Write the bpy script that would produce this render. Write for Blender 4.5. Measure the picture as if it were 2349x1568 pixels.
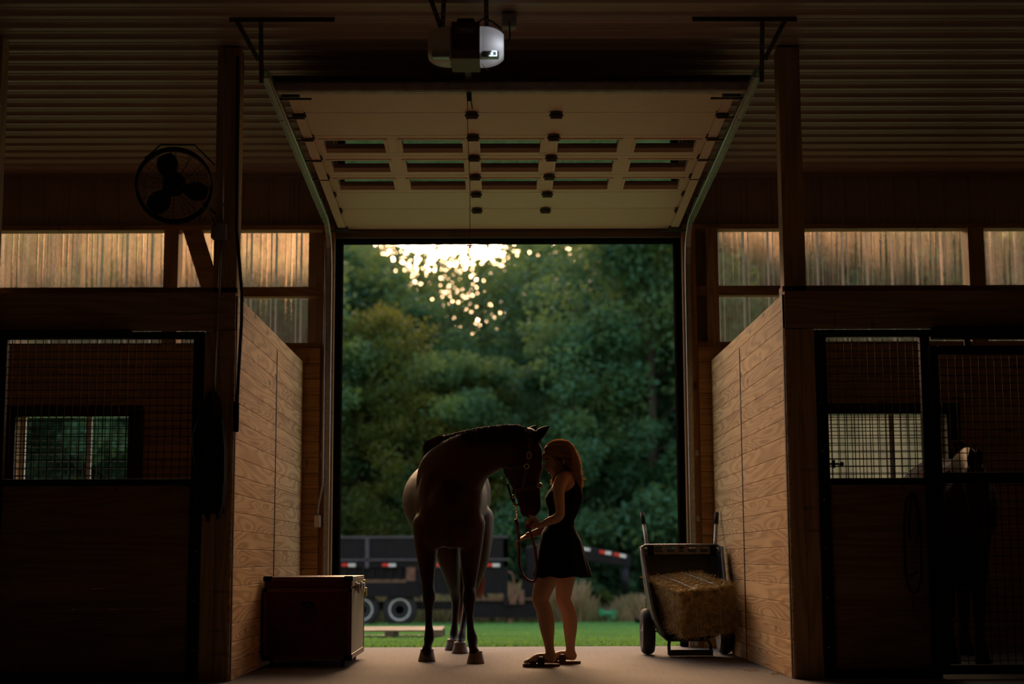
import bpy, bmesh, math, random
import numpy as np
from mathutils import Vector, Matrix
random.seed(7); RNG = np.random.RandomState(7)
for o in list(bpy.data.objects): bpy.data.objects.remove(o)
SC = bpy.context.scene; COL = SC.collection
# ------------------------------------------------------------------ camera
W, H, F = 2349, 1568, 3590.0
TH, PS, RO, CH = .1376, .0088, .0042, .78
fw = Vector((math.sin(PS)*math.cos(TH), math.cos(PS)*math.cos(TH), math.sin(TH)))
_r = Vector((math.cos(PS), -math.sin(PS), 0)); _u = _r.cross(fw)
cr = _r*math.cos(RO)-_u*math.sin(RO); cu = _r*math.sin(RO)+_u*math.cos(RO)
cd = bpy.data.cameras.new('camera'); cam = bpy.data.objects.new('camera', cd); COL.objects.link(cam)
cd.sensor_width = 36; cd.lens = 36*F/W; cd.clip_end = 500; cd.clip_start = .05
cam.matrix_world = Matrix(((cr.x, cu.x, -fw.x, 0), (cr.y, cu.y, -fw.y, 0), (cr.z, cu.z, -fw.z, CH), (0, 0, 0, 1)))
cd.dof.use_dof = True; cd.dof.focus_distance = 11.8; cd.dof.aperture_fstop = 1.2
SC.camera = cam
def at(px, py, Y):
    d = fw+cr*((px-W/2)/F)-cu*((py-H/2)/F); t = Y/d.y
    return Vector((d.x*t, Y, CH+d.z*t))
# ------------------------------------------------------------------ light
SC.view_settings.view_transform = 'Standard'; SC.view_settings.look = 'None'
SC.view_settings.gamma = 1; SC.view_settings.use_curve_mapping = False
SC.view_settings.exposure = 0.22
wd = bpy.data.worlds.new('evening_sky'); SC.world = wd; wd.use_nodes = True
nt = wd.node_tree; nt.nodes.clear()
def WN(t, **k):
    n = nt.nodes.new(t)
    for a, b in k.items(): setattr(n, a, b)
    return n
def wl(a, b): nt.links.new(a, b)
tc = WN('ShaderNodeTexCoord'); nrm = WN('ShaderNodeVectorMath', operation='NORMALIZE'); wl(tc.outputs['Generated'], nrm.inputs[0])
gd = Vector((-.02, math.cos(math.radians(16)), math.sin(math.radians(16)))).normalized()
dot = WN('ShaderNodeVectorMath', operation='DOT_PRODUCT'); wl(nrm.outputs[0], dot.inputs[0]); dot.inputs[1].default_value = gd
cl = WN('ShaderNodeMath', operation='MAXIMUM'); wl(dot.outputs['Value'], cl.inputs[0]); cl.inputs[1].default_value = 0
pw = WN('ShaderNodeMath', operation='POWER'); wl(cl.outputs[0], pw.inputs[0]); pw.inputs[1].default_value = 24
sep = WN('ShaderNodeSeparateXYZ'); wl(nrm.outputs[0], sep.inputs[0])
ramp = WN('ShaderNodeValToRGB'); wl(sep.outputs['Z'], ramp.inputs[0])
ramp.color_ramp.elements[0].position = 0; ramp.color_ramp.elements[0].color = (.85, .74, .66, 1)
ramp.color_ramp.elements[1].position = .7; ramp.color_ramp.elements[1].color = (.60, .76, .95, 1)
mx = WN('ShaderNodeMixRGB', blend_type='ADD'); mx.inputs[0].default_value = 1; wl(ramp.outputs[0], mx.inputs[1])
gl = WN('ShaderNodeVectorMath', operation='SCALE'); gl.inputs[0].default_value = (44, 26, 13.5); wl(pw.outputs[0], gl.inputs['Scale'])
wl(gl.outputs[0], mx.inputs[2])
bg = WN('ShaderNodeBackground'); wl(mx.outputs[0], bg.inputs[0]); bg.inputs[1].default_value = 1.0
wo = WN('ShaderNodeOutputWorld'); wl(bg.outputs[0], wo.inputs[0])
# ------------------------------------------------------------------ materials
MATS = {}
class NT:
    def __init__(s, name):
        s.m = bpy.data.materials.new(name); s.m.use_nodes = True; s.t = s.m.node_tree; s.t.nodes.clear()
        s.out = s.t.nodes.new('ShaderNodeOutputMaterial')
    def n(s, t, ins=None, **k):
        n = s.t.nodes.new(t)
        for a, b in k.items(): setattr(n, a, b)
        for a, b in (ins or {}).items():
            if hasattr(b, 'is_linked') : s.t.links.new(b, n.inputs[a])
            else: n.inputs[a].default_value = b
        return n
    def math(s, op, a, b=0.0, c=0.0):
        return s.n('ShaderNodeMath', {0: a, 1: b, 2: c}, operation=op).outputs[0]
    def ramp(s, fac, stops, interp='LINEAR'):
        r = s.n('ShaderNodeValToRGB', {0: fac}); e = r.color_ramp.elements; r.color_ramp.interpolation = interp
        while len(e) < len(stops): e.new(.5)
        for i, (p, c) in enumerate(stops): e[i].position = p; e[i].color = (*c, 1)
        return r.outputs[0]
    def mix(s, f, a, b, bt='MIX'):
        return s.n('ShaderNodeMixRGB', {0: f, 1: a if hasattr(a, 'is_linked') else (*a, 1), 2: b if hasattr(b, 'is_linked') else (*b, 1)}, blend_type=bt).outputs[0]
    def fin(s, **ins):
        b = s.n('ShaderNodeBsdfPrincipled', {a.replace('_', ' '): v for a, v in ins.items()})
        s.t.links.new(b.outputs[0], s.out.inputs[0]); return s.m
    def coord(s, scale=(1, 1, 1), src='Object', off=(0, 0, 0)):
        c = s.n('ShaderNodeTexCoord').outputs[src]
        return s.n('ShaderNodeMapping', {0: c, 'Scale': scale, 'Location': off}).outputs[0]
def plain(name, col, rough=.6, metal=0, var=.25, scale=12, spec=.5, bump=0, sheen=0):
    s = NT(name); c = s.coord()
    n = s.n('ShaderNodeTexNoise', {'Vector': c, 'Scale': scale, 'Detail': 4}).outputs[0]
    a = tuple(x*(1-var) for x in col); b = tuple(min(1, x*(1+var)) for x in col)
    k = dict(Base_Color=s.ramp(n, [(.3, a), (.7, b)]), Roughness=rough, Metallic=metal, Specular_IOR_Level=spec)
    if bump: k['Normal'] = s.n('ShaderNodeBump', {'Height': n, 'Strength': bump, 'Distance': .01}).outputs[0]
    if sheen: k['Sheen_Weight'] = sheen; k['Sheen_Roughness'] = .4
    MATS[name] = s.fin(**k); return MATS[name]
def wood(name, c1, c2, grain='Y', across='Z', width=0, K=34, rough=.62, knots=.9, s1=1.0, spec=.3, gs=1.0):
    """boards with contour grain, knots and a little difference from board to board"""
    s = NT(name); obj = s.n('ShaderNodeTexCoord').outputs['Object']
    sp = s.n('ShaderNodeSeparateXYZ', {0: obj}); X, Y, Z = sp.outputs
    A = {'X': X, 'Y': Y, 'Z': Z}
    if width:
        idx = s.math('FLOOR', s.math('DIVIDE', A[across], width))
        wn = s.n('ShaderNodeTexWhiteNoise', {'W': idx}, noise_dimensions='1D').outputs[0]
    else:
        wn = s.n('ShaderNodeObjectInfo').outputs['Random']
    off = s.math('MULTIPLY', wn, 37.0)
    third = [k for k in 'XYZ' if k not in (grain, across)][0]
    def vec(a, b, c):
        return s.n('ShaderNodeCombineXYZ', {0: s.math('ADD', s.math('MULTIPLY', A[grain], a), off), 1: s.math('MULTIPLY', A[across], b), 2: s.math('MULTIPLY', A[third], c)}).outputs[0]
    n = s.n('ShaderNodeTexNoise', {'Vector': vec(.52*gs, 6.2*gs, 6.2*gs), 'Scale': s1, 'Detail': 1.2, 'Roughness': .4, 'Distortion': .35}).outputs[0]
    rings = s.math('POWER', s.math('MULTIPLY_ADD', s.math('SINE', s.math('MULTIPLY', n, s.math('MULTIPLY_ADD', wn, K*1.5, K*.9))), .5, .5), 1.7)
    fib = s.n('ShaderNodeTexNoise', {'Vector': vec(3, 160, 160), 'Scale': 1, 'Detail': 2}).outputs[0]
    blot = s.n('ShaderNodeTexNoise', {'Vector': vec(1.3, 3, 3), 'Scale': 1.3, 'Detail': 3}).outputs[0]
    f = s.math('MULTIPLY_ADD', rings, .40, s.math('MULTIPLY_ADD', fib, .38, s.math('MULTIPLY', blot, .42)))
    f = s.math('MULTIPLY_ADD', s.math('SUBTRACT', wn, .5), .22, f)
    col = s.ramp(f, [(.25, c1), (.95, c2)])
    if knots:
        v = s.n('ShaderNodeTexVoronoi', {'Vector': vec(2.1, 5.0, 5.0), 'Scale': 1.0})
        k1 = s.math('LESS_THAN', s.n('ShaderNodeSeparateColor', {0: v.outputs['Color']}).outputs[0], .38)
        kd = s.n('ShaderNodeMapRange', {0: v.outputs['Distance'], 1: .05, 2: .14, 3: 1.0, 4: 0.0}).outputs[0]
        kk = s.math('MULTIPLY', s.math('MULTIPLY', kd, k1), knots)
        col = s.mix(kk, col, tuple(x*.14 for x in c2))
        v2 = s.n('ShaderNodeTexVoronoi', {'Vector': vec(16, 3.2, 3.2), 'Scale': 1.0})
        k2 = s.math('LESS_THAN', s.n('ShaderNodeSeparateColor', {0: v2.outputs['Color']}).outputs[1], .24)
        kd2 = s.n('ShaderNodeMapRange', {0: v2.outputs['Distance'], 1: .08, 2: .26, 3: 1.0, 4: 0.0}).outputs[0]
        col = s.mix(s.math('MULTIPLY', s.math('MULTIPLY', kd2, k2), .55*knots), col, tuple(x*.2 for x in c2))
    bp = s.n('ShaderNodeBump', {'Height': f, 'Strength': .15, 'Distance': .004}).outputs[0]
    MATS[name] = s.fin(Base_Color=col, Roughness=rough, Specular_IOR_Level=spec, Normal=bp); return MATS[name]
# pine boards
PW = .1215
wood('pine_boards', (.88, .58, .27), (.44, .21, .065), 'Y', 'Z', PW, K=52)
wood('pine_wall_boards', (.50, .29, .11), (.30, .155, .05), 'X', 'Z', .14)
wood('pine_post', (.55, .36, .18), (.32, .19, .085), 'Z', 'X', 0)
wood('pine_beam', (.50, .32, .17), (.28, .16, .07), 'X', 'Z', 0)
wood('pine_jamb', (.52, .28, .10), (.36, .18, .06), 'Z', 'X', 0)
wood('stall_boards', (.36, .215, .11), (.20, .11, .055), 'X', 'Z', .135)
wood('pallet_wood', (.22, .185, .15), (.12, .10, .08), 'X', 'Z', 0, knots=.3)
wood('bark', (.10, .085, .07), (.05, .04, .032), 'Z', 'X', 0, K=9, knots=0, rough=.9)
plain('black_steel', (.012, .013, .018), .45, .3, spec=.4)
plain('galvanized', (.50, .50, .48), .45, .75, var=.2, scale=30)
plain('dark_steel', (.09, .09, .09), .5, .7)
plain('hinge_steel', (.16, .155, .14), .42, .8)
plain('conduit_steel', (.55, .55, .56), .32, .9, var=.1)
plain('door_enamel', (.92, .63, .52), .5, 0, var=.03, scale=3, spec=.4)
plain('rubber', (.016, .016, .017), .75)
plain('black_trim', (.008, .007, .006), .95, spec=0)
plain('box_grey', (.34, .34, .34), .5, .3)
plain('white_plastic', (.72, .70, .68), .35, 0, var=.03)
plain('outlet_beige', (.70, .60, .50), .45, var=.05)
plain('cherry_panel', (.075, .010, .008), .5, 0, var=.3, scale=6, spec=.25)
plain('chest_side', (.40, .33, .24), .5, 0, var=.12, scale=20)
plain('chest_trim', (.10, .02, .015), .35)
plain('black_cloth', (.008, .008, .009), .85, var=.2)
plain('dress_black', (.004, .004, .005), .9, var=.2, spec=.1)
plain('skin', (.44, .25, .165), .5, 0, var=.06, scale=8, spec=.35)
plain('chrome', (.75, .72, .68), .18, 1, var=.05)
plain('brass', (.62, .42, .15), .28, 1, var=.1)
plain('leather', (.055, .025, .014), .45)
plain('rope_red', (.15, .004, .028), .7, var=.3, scale=60)
plain('rope_black', (.015, .014, .014), .85)
plain('hoof', (.17, .12, .09), .55, var=.35, scale=25, bump=.3)
plain('mane', (.05, .025, .015), .5, var=.4, scale=30, sheen=.4)
plain('tail_hair', (.13, .055, .02), .5, var=.4, scale=30)
plain('girl_hair', (.12, .055, .025), .42, var=.35, scale=60, spec=.5)
plain('sandal_leather', (.035, .022, .018), .4)
plain('cork', (.19, .11, .065), .8)
plain('nail', (.62, .38, .30), .25)
plain('cart_plastic', (.035, .034, .036), .42, spec=.6)
plain('cart_rim', (.16, .15, .155), .38)
plain('handle_grey', (.34, .32, .32), .4, .2)
plain('trailer_paint', (.005, .0045, .008), .5, .0, var=.3, scale=5, spec=.25)
plain('rust', (.16, .075, .045), .8, var=.4, scale=8)
plain('wheel_silver', (.88, .88, .95), .4, .1)
plain('tape_red', (.75, .03, .02), .4)
plain('tape_white', (.8, .78, .74), .4)
plain('green_paint', (.02, .30, .12), .45)
plain('strut_steel', (.50, .42, .39), .5, .1)
plain('mauve_edge', (.075, .065, .085), .5, .2)
plain('twine', (.45, .62, .75), .6)
plain('magenta_plastic', (.85, .01, .30), .35)
plain('yellow_wire', (.55, .42, .02), .5)
plain('cord_dark_red', (.12, .015, .02), .6)
plain('blanket_grey', (.05, .05, .055), .8)
plain('blanket_red', (.30, .012, .02), .8)
plain('blanket_light', (.20, .20, .21), .8)
plain('lead_brown', (.10, .05, .03), .8)
plain('fascia_brown', (.16, .11, .08), .55, .2, var=.08)
plain('grey_pvc', (.30, .24, .20), .6)
# concrete: broomed
s = NT('concrete'); c = s.coord()
n1 = s.n('ShaderNodeTexNoise', {'Vector': c, 'Scale': 1.1, 'Detail': 5}).outputs[0]
n2 = s.n('ShaderNodeTexNoise', {'Vector': s.coord((55, 1.2, 1)), 'Scale': 1.6, 'Detail': 3}).outputs[0]
n3 = s.n('ShaderNodeTexNoise', {'Vector': c, 'Scale': 90, 'Detail': 2}).outputs[0]
ff = s.math('MULTIPLY_ADD', n2, .45, s.math('MULTIPLY_ADD', n1, .4, s.math('MULTIPLY', n3, .15)))
sp_ = s.n('ShaderNodeTexVoronoi', {'Vector': c, 'Scale': 9.0}); spk = s.math('LESS_THAN', sp_.outputs['Distance'], .035)
cc = s.mix(s.math('MULTIPLY', spk, .6), s.ramp(ff, [(.3, (.145, .135, .138)), (.7, (.25, .235, .235))]), (.08, .06, .05))
MATS['concrete'] = s.fin(Base_Color=cc, Roughness=.85, Specular_IOR_Level=.12, Normal=s.n('ShaderNodeBump', {'Height': ff, 'Strength': .35, 'Distance': .004}).outputs[0])
plain('ceiling_steel', (.46, .36, .30), .42, .2, var=.04, scale=2, spec=.5)
plain('siding_steel', (.44, .34, .28), .5, .1, var=.05, scale=2)
# horse coat: bay, black lower legs
s = NT('coat'); obj = s.n('ShaderNodeTexCoord').outputs['Object']; z = s.n('ShaderNodeSeparateXYZ', {0: obj}).outputs[2]
nn = s.n('ShaderNodeTexNoise', {'Vector': obj, 'Scale': 5, 'Detail': 4}).outputs[0]
hair_ = s.n('ShaderNodeTexNoise', {'Vector': s.coord((140, 140, 26)), 'Scale': 1, 'Detail': 2}).outputs[0]
zz = s.math('MULTIPLY_ADD', nn, .12, z)
base = s.ramp(zz, [(.58, (.007, .004, .003)), (.86, (.034, .012, .005))])
cc = s.mix(s.math('MULTIPLY', hair_, .5), base, (.022, .009, .005))
MATS['coat'] = s.fin(Base_Color=cc, Roughness=.52, Specular_IOR_Level=.22, Specular_Tint=(1, .66, .46, 1), Sheen_Weight=.0, Sheen_Roughness=.35, Sheen_Tint=(1, .75, .5, 1), Normal=s.n('ShaderNodeBump', {'Height': hair_, 'Strength': .12, 'Distance': .003}).outputs[0])
# hay
s = NT('hay'); c = s.coord((8, 60, 60)); n = s.n('ShaderNodeTexNoise', {'Vector': c, 'Scale': 1.3, 'Detail': 4}).outputs[0]
MATS['hay'] = s.fin(Base_Color=s.ramp(n, [(.3, (.20, .15, .06)), (.75, (.62, .48, .24))]), Roughness=.8, Normal=s.n('ShaderNodeBump', {'Height': n, 'Strength': .8, 'Distance': .02}).outputs[0])
s = NT('straw'); r = s.n('ShaderNodeTexNoise', {'Vector': s.coord(), 'Scale': 22}).outputs[0]
MATS['straw'] = s.fin(Base_Color=s.ramp(r, [(.3, (.36, .27, .10)), (.7, (.80, .66, .36))]), Roughness=.6)
# translucent leaf-like stuff
def leafy(name, cols, trans=.45, scale=1.5):
    s = NT(name); c = s.coord(); n = s.n('ShaderNodeTexNoise', {'Vector': c, 'Scale': scale, 'Detail': 3}).outputs[0]
    n2 = s.n('ShaderNodeTexWhiteNoise', {'Vector': s.n('ShaderNodeVectorMath', {0: c, 1: (6, 6, 6)}, operation='MULTIPLY').outputs[0]}).outputs[0]
    f = s.math('MULTIPLY_ADD', n, .85, s.math('MULTIPLY', s.n('ShaderNodeObjectInfo').outputs['Random'], .2))
    col = s.ramp(f, [(.35, cols[0]), (.55, cols[1]), (.78, cols[2])])
    d = s.n('ShaderNodeBsdfPrincipled', {'Base Color': col, 'Roughness': .5, 'Specular IOR Level': .3})
    t = s.n('ShaderNodeBsdfTranslucent', {'Color': s.mix(.5, col, (cols[2][0]*1.6, cols[2][1]*1.3, cols[2][2]*.6))})
    m = s.n('ShaderNodeMixShader', {0: trans, 1: d.outputs[0], 2: t.outputs[0]})
    s.t.links.new(m.outputs[0], s.out.inputs[0]); MATS[name] = s.m
leafy('leaves', ((.014, .062, .034), (.062, .19, .105), (.22, .30, .06)), .45, .35)
leafy('leaves_bright', ((.03, .08, .03), (.07, .13, .03), (.22, .20, .03)), .5, .35)
leafy('grass_blade', ((.045, .19, .065), (.09, .29, .10), (.20, .38, .10)), .35, 1.2)
leafy('dry_weed', ((.14, .17, .08), (.33, .24, .15), (.52, .38, .26)), .35, .8)
s = NT('lawn_soil'); n = s.n('ShaderNodeTexNoise', {'Vector': s.coord(), 'Scale': .9, 'Detail': 6}).outputs[0]
MATS['lawn_soil'] = s.fin(Base_Color=s.ramp(n, [(.35, (.05, .15, .05)), (.7, (.11, .24, .07))]), Roughness=.9)
s = NT('hair_fine'); n = s.n('ShaderNodeTexNoise', {'Vector': s.coord(), 'Scale': 45, 'Detail': 2}).outputs[0]; hc = s.ramp(n, [(.3, (.20, .12, .065)), (.7, (.50, .34, .19))])
d = s.n('ShaderNodeBsdfPrincipled', {'Base Color': hc, 'Roughness': .35, 'Specular IOR Level': .7}); tr = s.n('ShaderNodeBsdfTranslucent', {'Color': (.95, .68, .40, 1)})
s.t.links.new(s.n('ShaderNodeMixShader', {0: .5, 1: d.outputs[0], 2: tr.outputs[0]}).outputs[0], s.out.inputs[0]); MATS['hair_fine'] = s.m
def finehair(name, a, b, tcol, mixf):
    s = NT(name); n = s.n('ShaderNodeTexNoise', {'Vector': s.coord(), 'Scale': 45, 'Detail': 2}).outputs[0]
    d = s.n('ShaderNodeBsdfPrincipled', {'Base Color': s.ramp(n, [(.3, a), (.7, b)]), 'Roughness': .38, 'Specular IOR Level': .6}); tr = s.n('ShaderNodeBsdfTranslucent', {'Color': (*tcol, 1)})
    s.t.links.new(s.n('ShaderNodeMixShader', {0: mixf, 1: d.outputs[0], 2: tr.outputs[0]}).outputs[0], s.out.inputs[0]); MATS[name] = s.m
finehair('tail_hair', (.10, .045, .016), (.22, .10, .035), (.50, .20, .06), .5); finehair('mane_fine', (.035, .016, .010), (.075, .035, .02), (.20, .08, .03), .35)
# clear weathered panel
s = NT('clear_panel'); st = s.n('ShaderNodeTexNoise', {'Vector': s.coord((45, 1, .5)), 'Scale': 1.4, 'Detail': 5, 'Roughness': .65}).outputs[0]
st2 = s.n('ShaderNodeTexNoise', {'Vector': s.coord((9, 1, 2.2)), 'Scale': 1.0, 'Detail': 5}).outputs[0]
fac = s.math('MULTIPLY_ADD', st, .55, s.math('MULTIPLY', st2, .35)); fac = s.n('ShaderNodeMapRange', {0: fac, 1: .3, 2: .66, 3: .12, 4: .75}).outputs[0]
ribx = s.math('FRACT', s.math('DIVIDE', s.math('ADD', s.n('ShaderNodeSeparateXYZ', {0: s.n('ShaderNodeTexCoord').outputs['Object']}).outputs[0], 7.98), .229))
edge = s.math('ADD', s.math('COMPARE', ribx, .735, .035), s.math('COMPARE', ribx, .93, .030))  # rib slopes: bright highlight lines put into the shader, not dirt
tr = s.n('ShaderNodeBsdfTransparent', {'Color': (.80, .78, .74, 1)}); tl0 = s.n('ShaderNodeBsdfTranslucent', {'Color': (.13, .125, .12, 1)}); rf = s.n('ShaderNodeBsdfRefraction', {'Color': (.085, .063, .046, 1), 'Roughness': .23, 'IOR': 1.3}); tl = s.n('ShaderNodeMixShader', {0: s.math('MULTIPLY_ADD', edge, .45, .35), 1: rf.outputs[0], 2: tl0.outputs[0]})
gls = s.n('ShaderNodeBsdfGlossy', {'Roughness': .2, 'Color': (.9, .9, .9, 1)})
m1 = s.n('ShaderNodeMixShader', {0: s.math('MULTIPLY_ADD', edge, .30, fac), 1: tr.outputs[0], 2: tl.outputs[0]})
m2 = s.n('ShaderNodeMixShader', {0: .06, 1: m1.outputs[0], 2: gls.outputs[0]}); s.t.links.new(m2.outputs[0], s.out.inputs[0]); MATS['clear_panel'] = s.m
def glassy(name, col, refl=.0, rough=.02):
    s = NT(name); fr = s.n('ShaderNodeFresnel', {'IOR': 1.5}).outputs[0]
    tr = s.n('ShaderNodeBsdfTransparent', {'Color': (*col, 1)}); g = s.n('ShaderNodeBsdfGlossy', {'Roughness': rough, 'Color': (.9, .9, .9, 1)})
    m = s.n('ShaderNodeMixShader', {0: s.math('ADD', fr, refl), 1: tr.outputs[0], 2: g.outputs[0]})
    s.t.links.new(m.outputs[0], s.out.inputs[0]); MATS[name] = s.m
glassy('glass0', (.8, .85, .8), .02)
s = NT('glass'); a_ = s.n('ShaderNodeBsdfTransparent', {'Color': (.72, .74, .70, 1)}); b_ = s.n('ShaderNodeBsdfTranslucent', {'Color': (.24, .26, .23, 1)}); dn = s.n('ShaderNodeTexNoise', {'Vector': s.coord((1, 1, .4)), 'Scale': 6, 'Detail': 4}).outputs[0]
s.t.links.new(s.n('ShaderNodeMixShader', {0: s.n('ShaderNodeMapRange', {0: dn, 1: .3, 2: .7, 3: .15, 4: .45}).outputs[0], 1: a_.outputs[0], 2: b_.outputs[0]}).outputs[0], s.out.inputs[0]); MATS['glass'] = s.m; glassy('door_glass', (.7, .75, .7), .05)
s = NT('lamp_cover'); d = s.n('ShaderNodeBsdfPrincipled', {'Base Color': (.72, .70, .68, 1), 'Roughness': .35}); tr = s.n('ShaderNodeBsdfTranslucent', {'Color': (.8, .78, .76, 1)})
s.t.links.new(s.n('ShaderNodeMixShader', {0: .35, 1: d.outputs[0], 2: tr.outputs[0]}).outputs[0], s.out.inputs[0]); MATS['lamp_cover'] = s.m
s = NT('lamp_lens'); e = s.n('ShaderNodeEmission', {'Color': (.75, .88, 1, 1), 'Strength': 1.3}); s.t.links.new(e.outputs[0], s.out.inputs[0]); MATS['lamp_lens'] = s.m
plain('lens_plastic', (.30, .34, .32), .15, 0, var=.3, scale=40)
plain('logo_white', (.62, .58, .56), .4)
plain('grime', (.02, .016, .012), .9)
# ------------------------------------------------------------------ mesh helpers
def wloc(o):
    v = Vector((0, 0, 0))
    while o is not None: v += o.location; o = o.parent
    return v
def tag(o, label=None, cat=None, group=None, kind=None):
    if label: o['label'] = label
    if cat: o['category'] = cat
    if group: o['group'] = group
    if kind: o['kind'] = kind
    return o
def thing(name, label, cat, loc, group=None):
    o = bpy.data.objects.new(name, None); COL.objects.link(o); o.location = loc; o.empty_display_size = .1
    return tag(o, label, cat, group)
def dup(o, parent=None):
    c = o.copy(); COL.objects.link(c); c.parent = parent
    for ch in [x for x in CHILD.get(o.name, [])]: 
        k = dup(ch, c); CHILD.setdefault(c.name, []).append(k)
    return c
CHILD = {}
class MB:
    def __init__(s): s.v = []; s.f = []
    def add(s, vs, fs):
        b = len(s.v); s.v += [tuple(x) for x in vs]; s.f += [tuple(b+i for i in q) for q in fs]; return s
    def box(s, x0, x1, y0, y1, z0, z1):
        return s.add([(x0, y0, z0), (x1, y0, z0), (x1, y1, z0), (x0, y1, z0), (x0, y0, z1), (x1, y0, z1), (x1, y1, z1), (x0, y1, z1)],
                     [(0, 3, 2, 1), (4, 5, 6, 7), (0, 1, 5, 4), (1, 2, 6, 5), (2, 3, 7, 6), (3, 0, 4, 7)])
    def obox(s, c, sz, M=None):
        M = M or Matrix.Identity(3); c = Vector(c); a, b, d = (k/2 for k in sz)
        return s.add([c+M@Vector(p) for p in ((-a, -b, -d), (a, -b, -d), (a, b, -d), (-a, b, -d), (-a, -b, d), (a, -b, d), (a, b, d), (-a, b, d))],
                     [(0, 3, 2, 1), (4, 5, 6, 7), (0, 1, 5, 4), (1, 2, 6, 5), (2, 3, 7, 6), (3, 0, 4, 7)])
    def bar(s, a, b, w, t, ref=(0, 1, 0)):
        """rectangular bar from a to b, w across, t along ref"""
        a = Vector(a); b = Vector(b); d = (b-a).normalized(); r = Vector(ref); r = (r-d*r.dot(d)).normalized(); u = d.cross(r)
        q = [r*(i*t/2)+u*(j*w/2) for i, j in ((-1, -1), (1, -1), (1, 1), (-1, 1))]
        return s.add([a+k for k in q]+[b+k for k in q], [(0, 1, 2, 3), (7, 6, 5, 4), (0, 4, 5, 1), (1, 5, 6, 2), (2, 6, 7, 3), (3, 7, 4, 0)])
    def tube(s, pts, r, seg=8, close=False):
        pts = [Vector(p) for p in pts]; n = len(pts); rs = r if isinstance(r, (list, tuple)) else [r]*n
        ref = None; vs = []
        for i, p in enumerate(pts):
            t = (pts[(i+1) % n]-pts[i-1]) if close else (pts[min(i+1, n-1)]-pts[max(i-1, 0)])
            t = t.normalized() if t.length > 1e-9 else Vector((0, 0, 1))
            if ref is None: ref = Vector((0, 0, 1)) if abs(t.z) < .9 else Vector((1, 0, 0))
            u = (ref-t*ref.dot(t)).normalized(); ref = u; w = t.cross(u)
            vs += [p+u*rs[i]*math.cos(k*2*math.pi/seg)+w*rs[i]*math.sin(k*2*math.pi/seg) for k in range(seg)]
        fs = []
        for i in range(n if close else n-1):
            j = (i+1) % n
            fs += [(i*seg+k, i*seg+(k+1) % seg, j*seg+(k+1) % seg, j*seg+k) for k in range(seg)]
        if not close: fs += [tuple(range(seg))[::-1], tuple((n-1)*seg+k for k in range(seg))]
        return s.add(vs, fs)
    def lathe(s, prof, c=(0, 0, 0), axis=(0, 0, 1), seg=24):
        """prof: (radius, height) along axis"""
        ax = Vector(axis).normalized(); u = ax.orthogonal().normalized(); w = ax.cross(u); c = Vector(c)
        vs = [c+ax*h+(u*math.cos(k*2*math.pi/seg)+w*math.sin(k*2*math.pi/seg))*r for r, h in prof for k in range(seg)]
        n = len(prof); fs = [(i*seg+k, i*seg+(k+1) % seg, (i+1)*seg+(k+1) % seg, (i+1)*seg+k) for i in range(n-1) for k in range(seg)]
        fs += [tuple(range(seg))[::-1], tuple((n-1)*seg+k for k in range(seg))]
        return s.add(vs, fs)
    def sweep(s, pts, ref=(1, 0, 0), seg=20, sub=4, cap=True):
        """pts: (point, half size along ref, half size across) smoothly joined, round ends"""
        P = [np.array([*p[0], p[1], p[2]], float) for p in pts]
        Q = []
        for i in range(len(P)-1):
            a, b, c, d = P[max(i-1, 0)], P[i], P[i+1], P[min(i+2, len(P)-1)]
            for k in range(sub):
                t = k/sub; Q.append(.5*((2*b)+(-a+c)*t+(2*a-5*b+4*c-d)*t*t+(-a+3*b-3*c+d)*t**3))
        Q.append(P[-1])
        if cap:
            def ends(e, nb):
                d = Vector(e[:3]-nb[:3]).normalized(); r = min(e[3], e[4]); o = []
                for a in (28, 52, 72, 88):
                    a = math.radians(a); p = Vector(e[:3])+d*r*math.sin(a)*.8; o.append(np.array([*p, e[3]*math.cos(a), e[4]*math.cos(a)]))
                return o
            Q = ends(Q[0], Q[1])[::-1]+Q+ends(Q[-1], Q[-2])
        n = len(Q); vs = []; rf = Vector(ref)
        for i, q in enumerate(Q):
            t = Vector((Q[min(i+1, n-1)]-Q[max(i-1, 0)])[:3]).normalized()
            u = (rf-t*rf.dot(t)).normalized(); w = t.cross(u); p = Vector(q[:3])
            vs += [p+u*q[3]*math.cos(k*2*math.pi/seg)+w*q[4]*math.sin(k*2*math.pi/seg) for k in range(seg)]
        fs = [(i*seg+k, i*seg+(k+1) % seg, (i+1)*seg+(k+1) % seg, (i+1)*seg+k) for i in range(n-1) for k in range(seg)]
        if cap: fs += [tuple(range(seg))[::-1], tuple((n-1)*seg+k for k in range(seg))]
        return s.add(vs, fs)
    def ball(s, c, r, seg=14):
        c = Vector(c); r = r if isinstance(r, (tuple, list)) else (r, r, r)
        vs = []; n = seg//2+1
        for i in range(n):
            a = math.pi*(i+.02)/(n-.96)
            vs += [(c.x+r[0]*math.sin(a)*math.cos(k*2*math.pi/seg), c.y+r[1]*math.sin(a)*math.sin(k*2*math.pi/seg), c.z+r[2]*math.cos(a)) for k in range(seg)]
        fs = [(i*seg+k, (i+1)*seg+k, (i+1)*seg+(k+1) % seg, i*seg+(k+1) % seg) for i in range(n-1) for k in range(seg)]
        fs += [tuple(range(seg)), tuple((n-1)*seg+k for k in range(seg))[::-1]]
        return s.add(vs, fs)
    def prism(s, poly, d):
        """poly: 3-D outline, extruded by vector d"""
        n = len(poly); P = [Vector(p) for p in poly]; d = Vector(d)
        return s.add(P+[p+d for p in P], [tuple(range(n))[::-1], tuple(range(n, 2*n))]+[(i, (i+1) % n, n+(i+1) % n, n+i) for i in range(n)])
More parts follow.
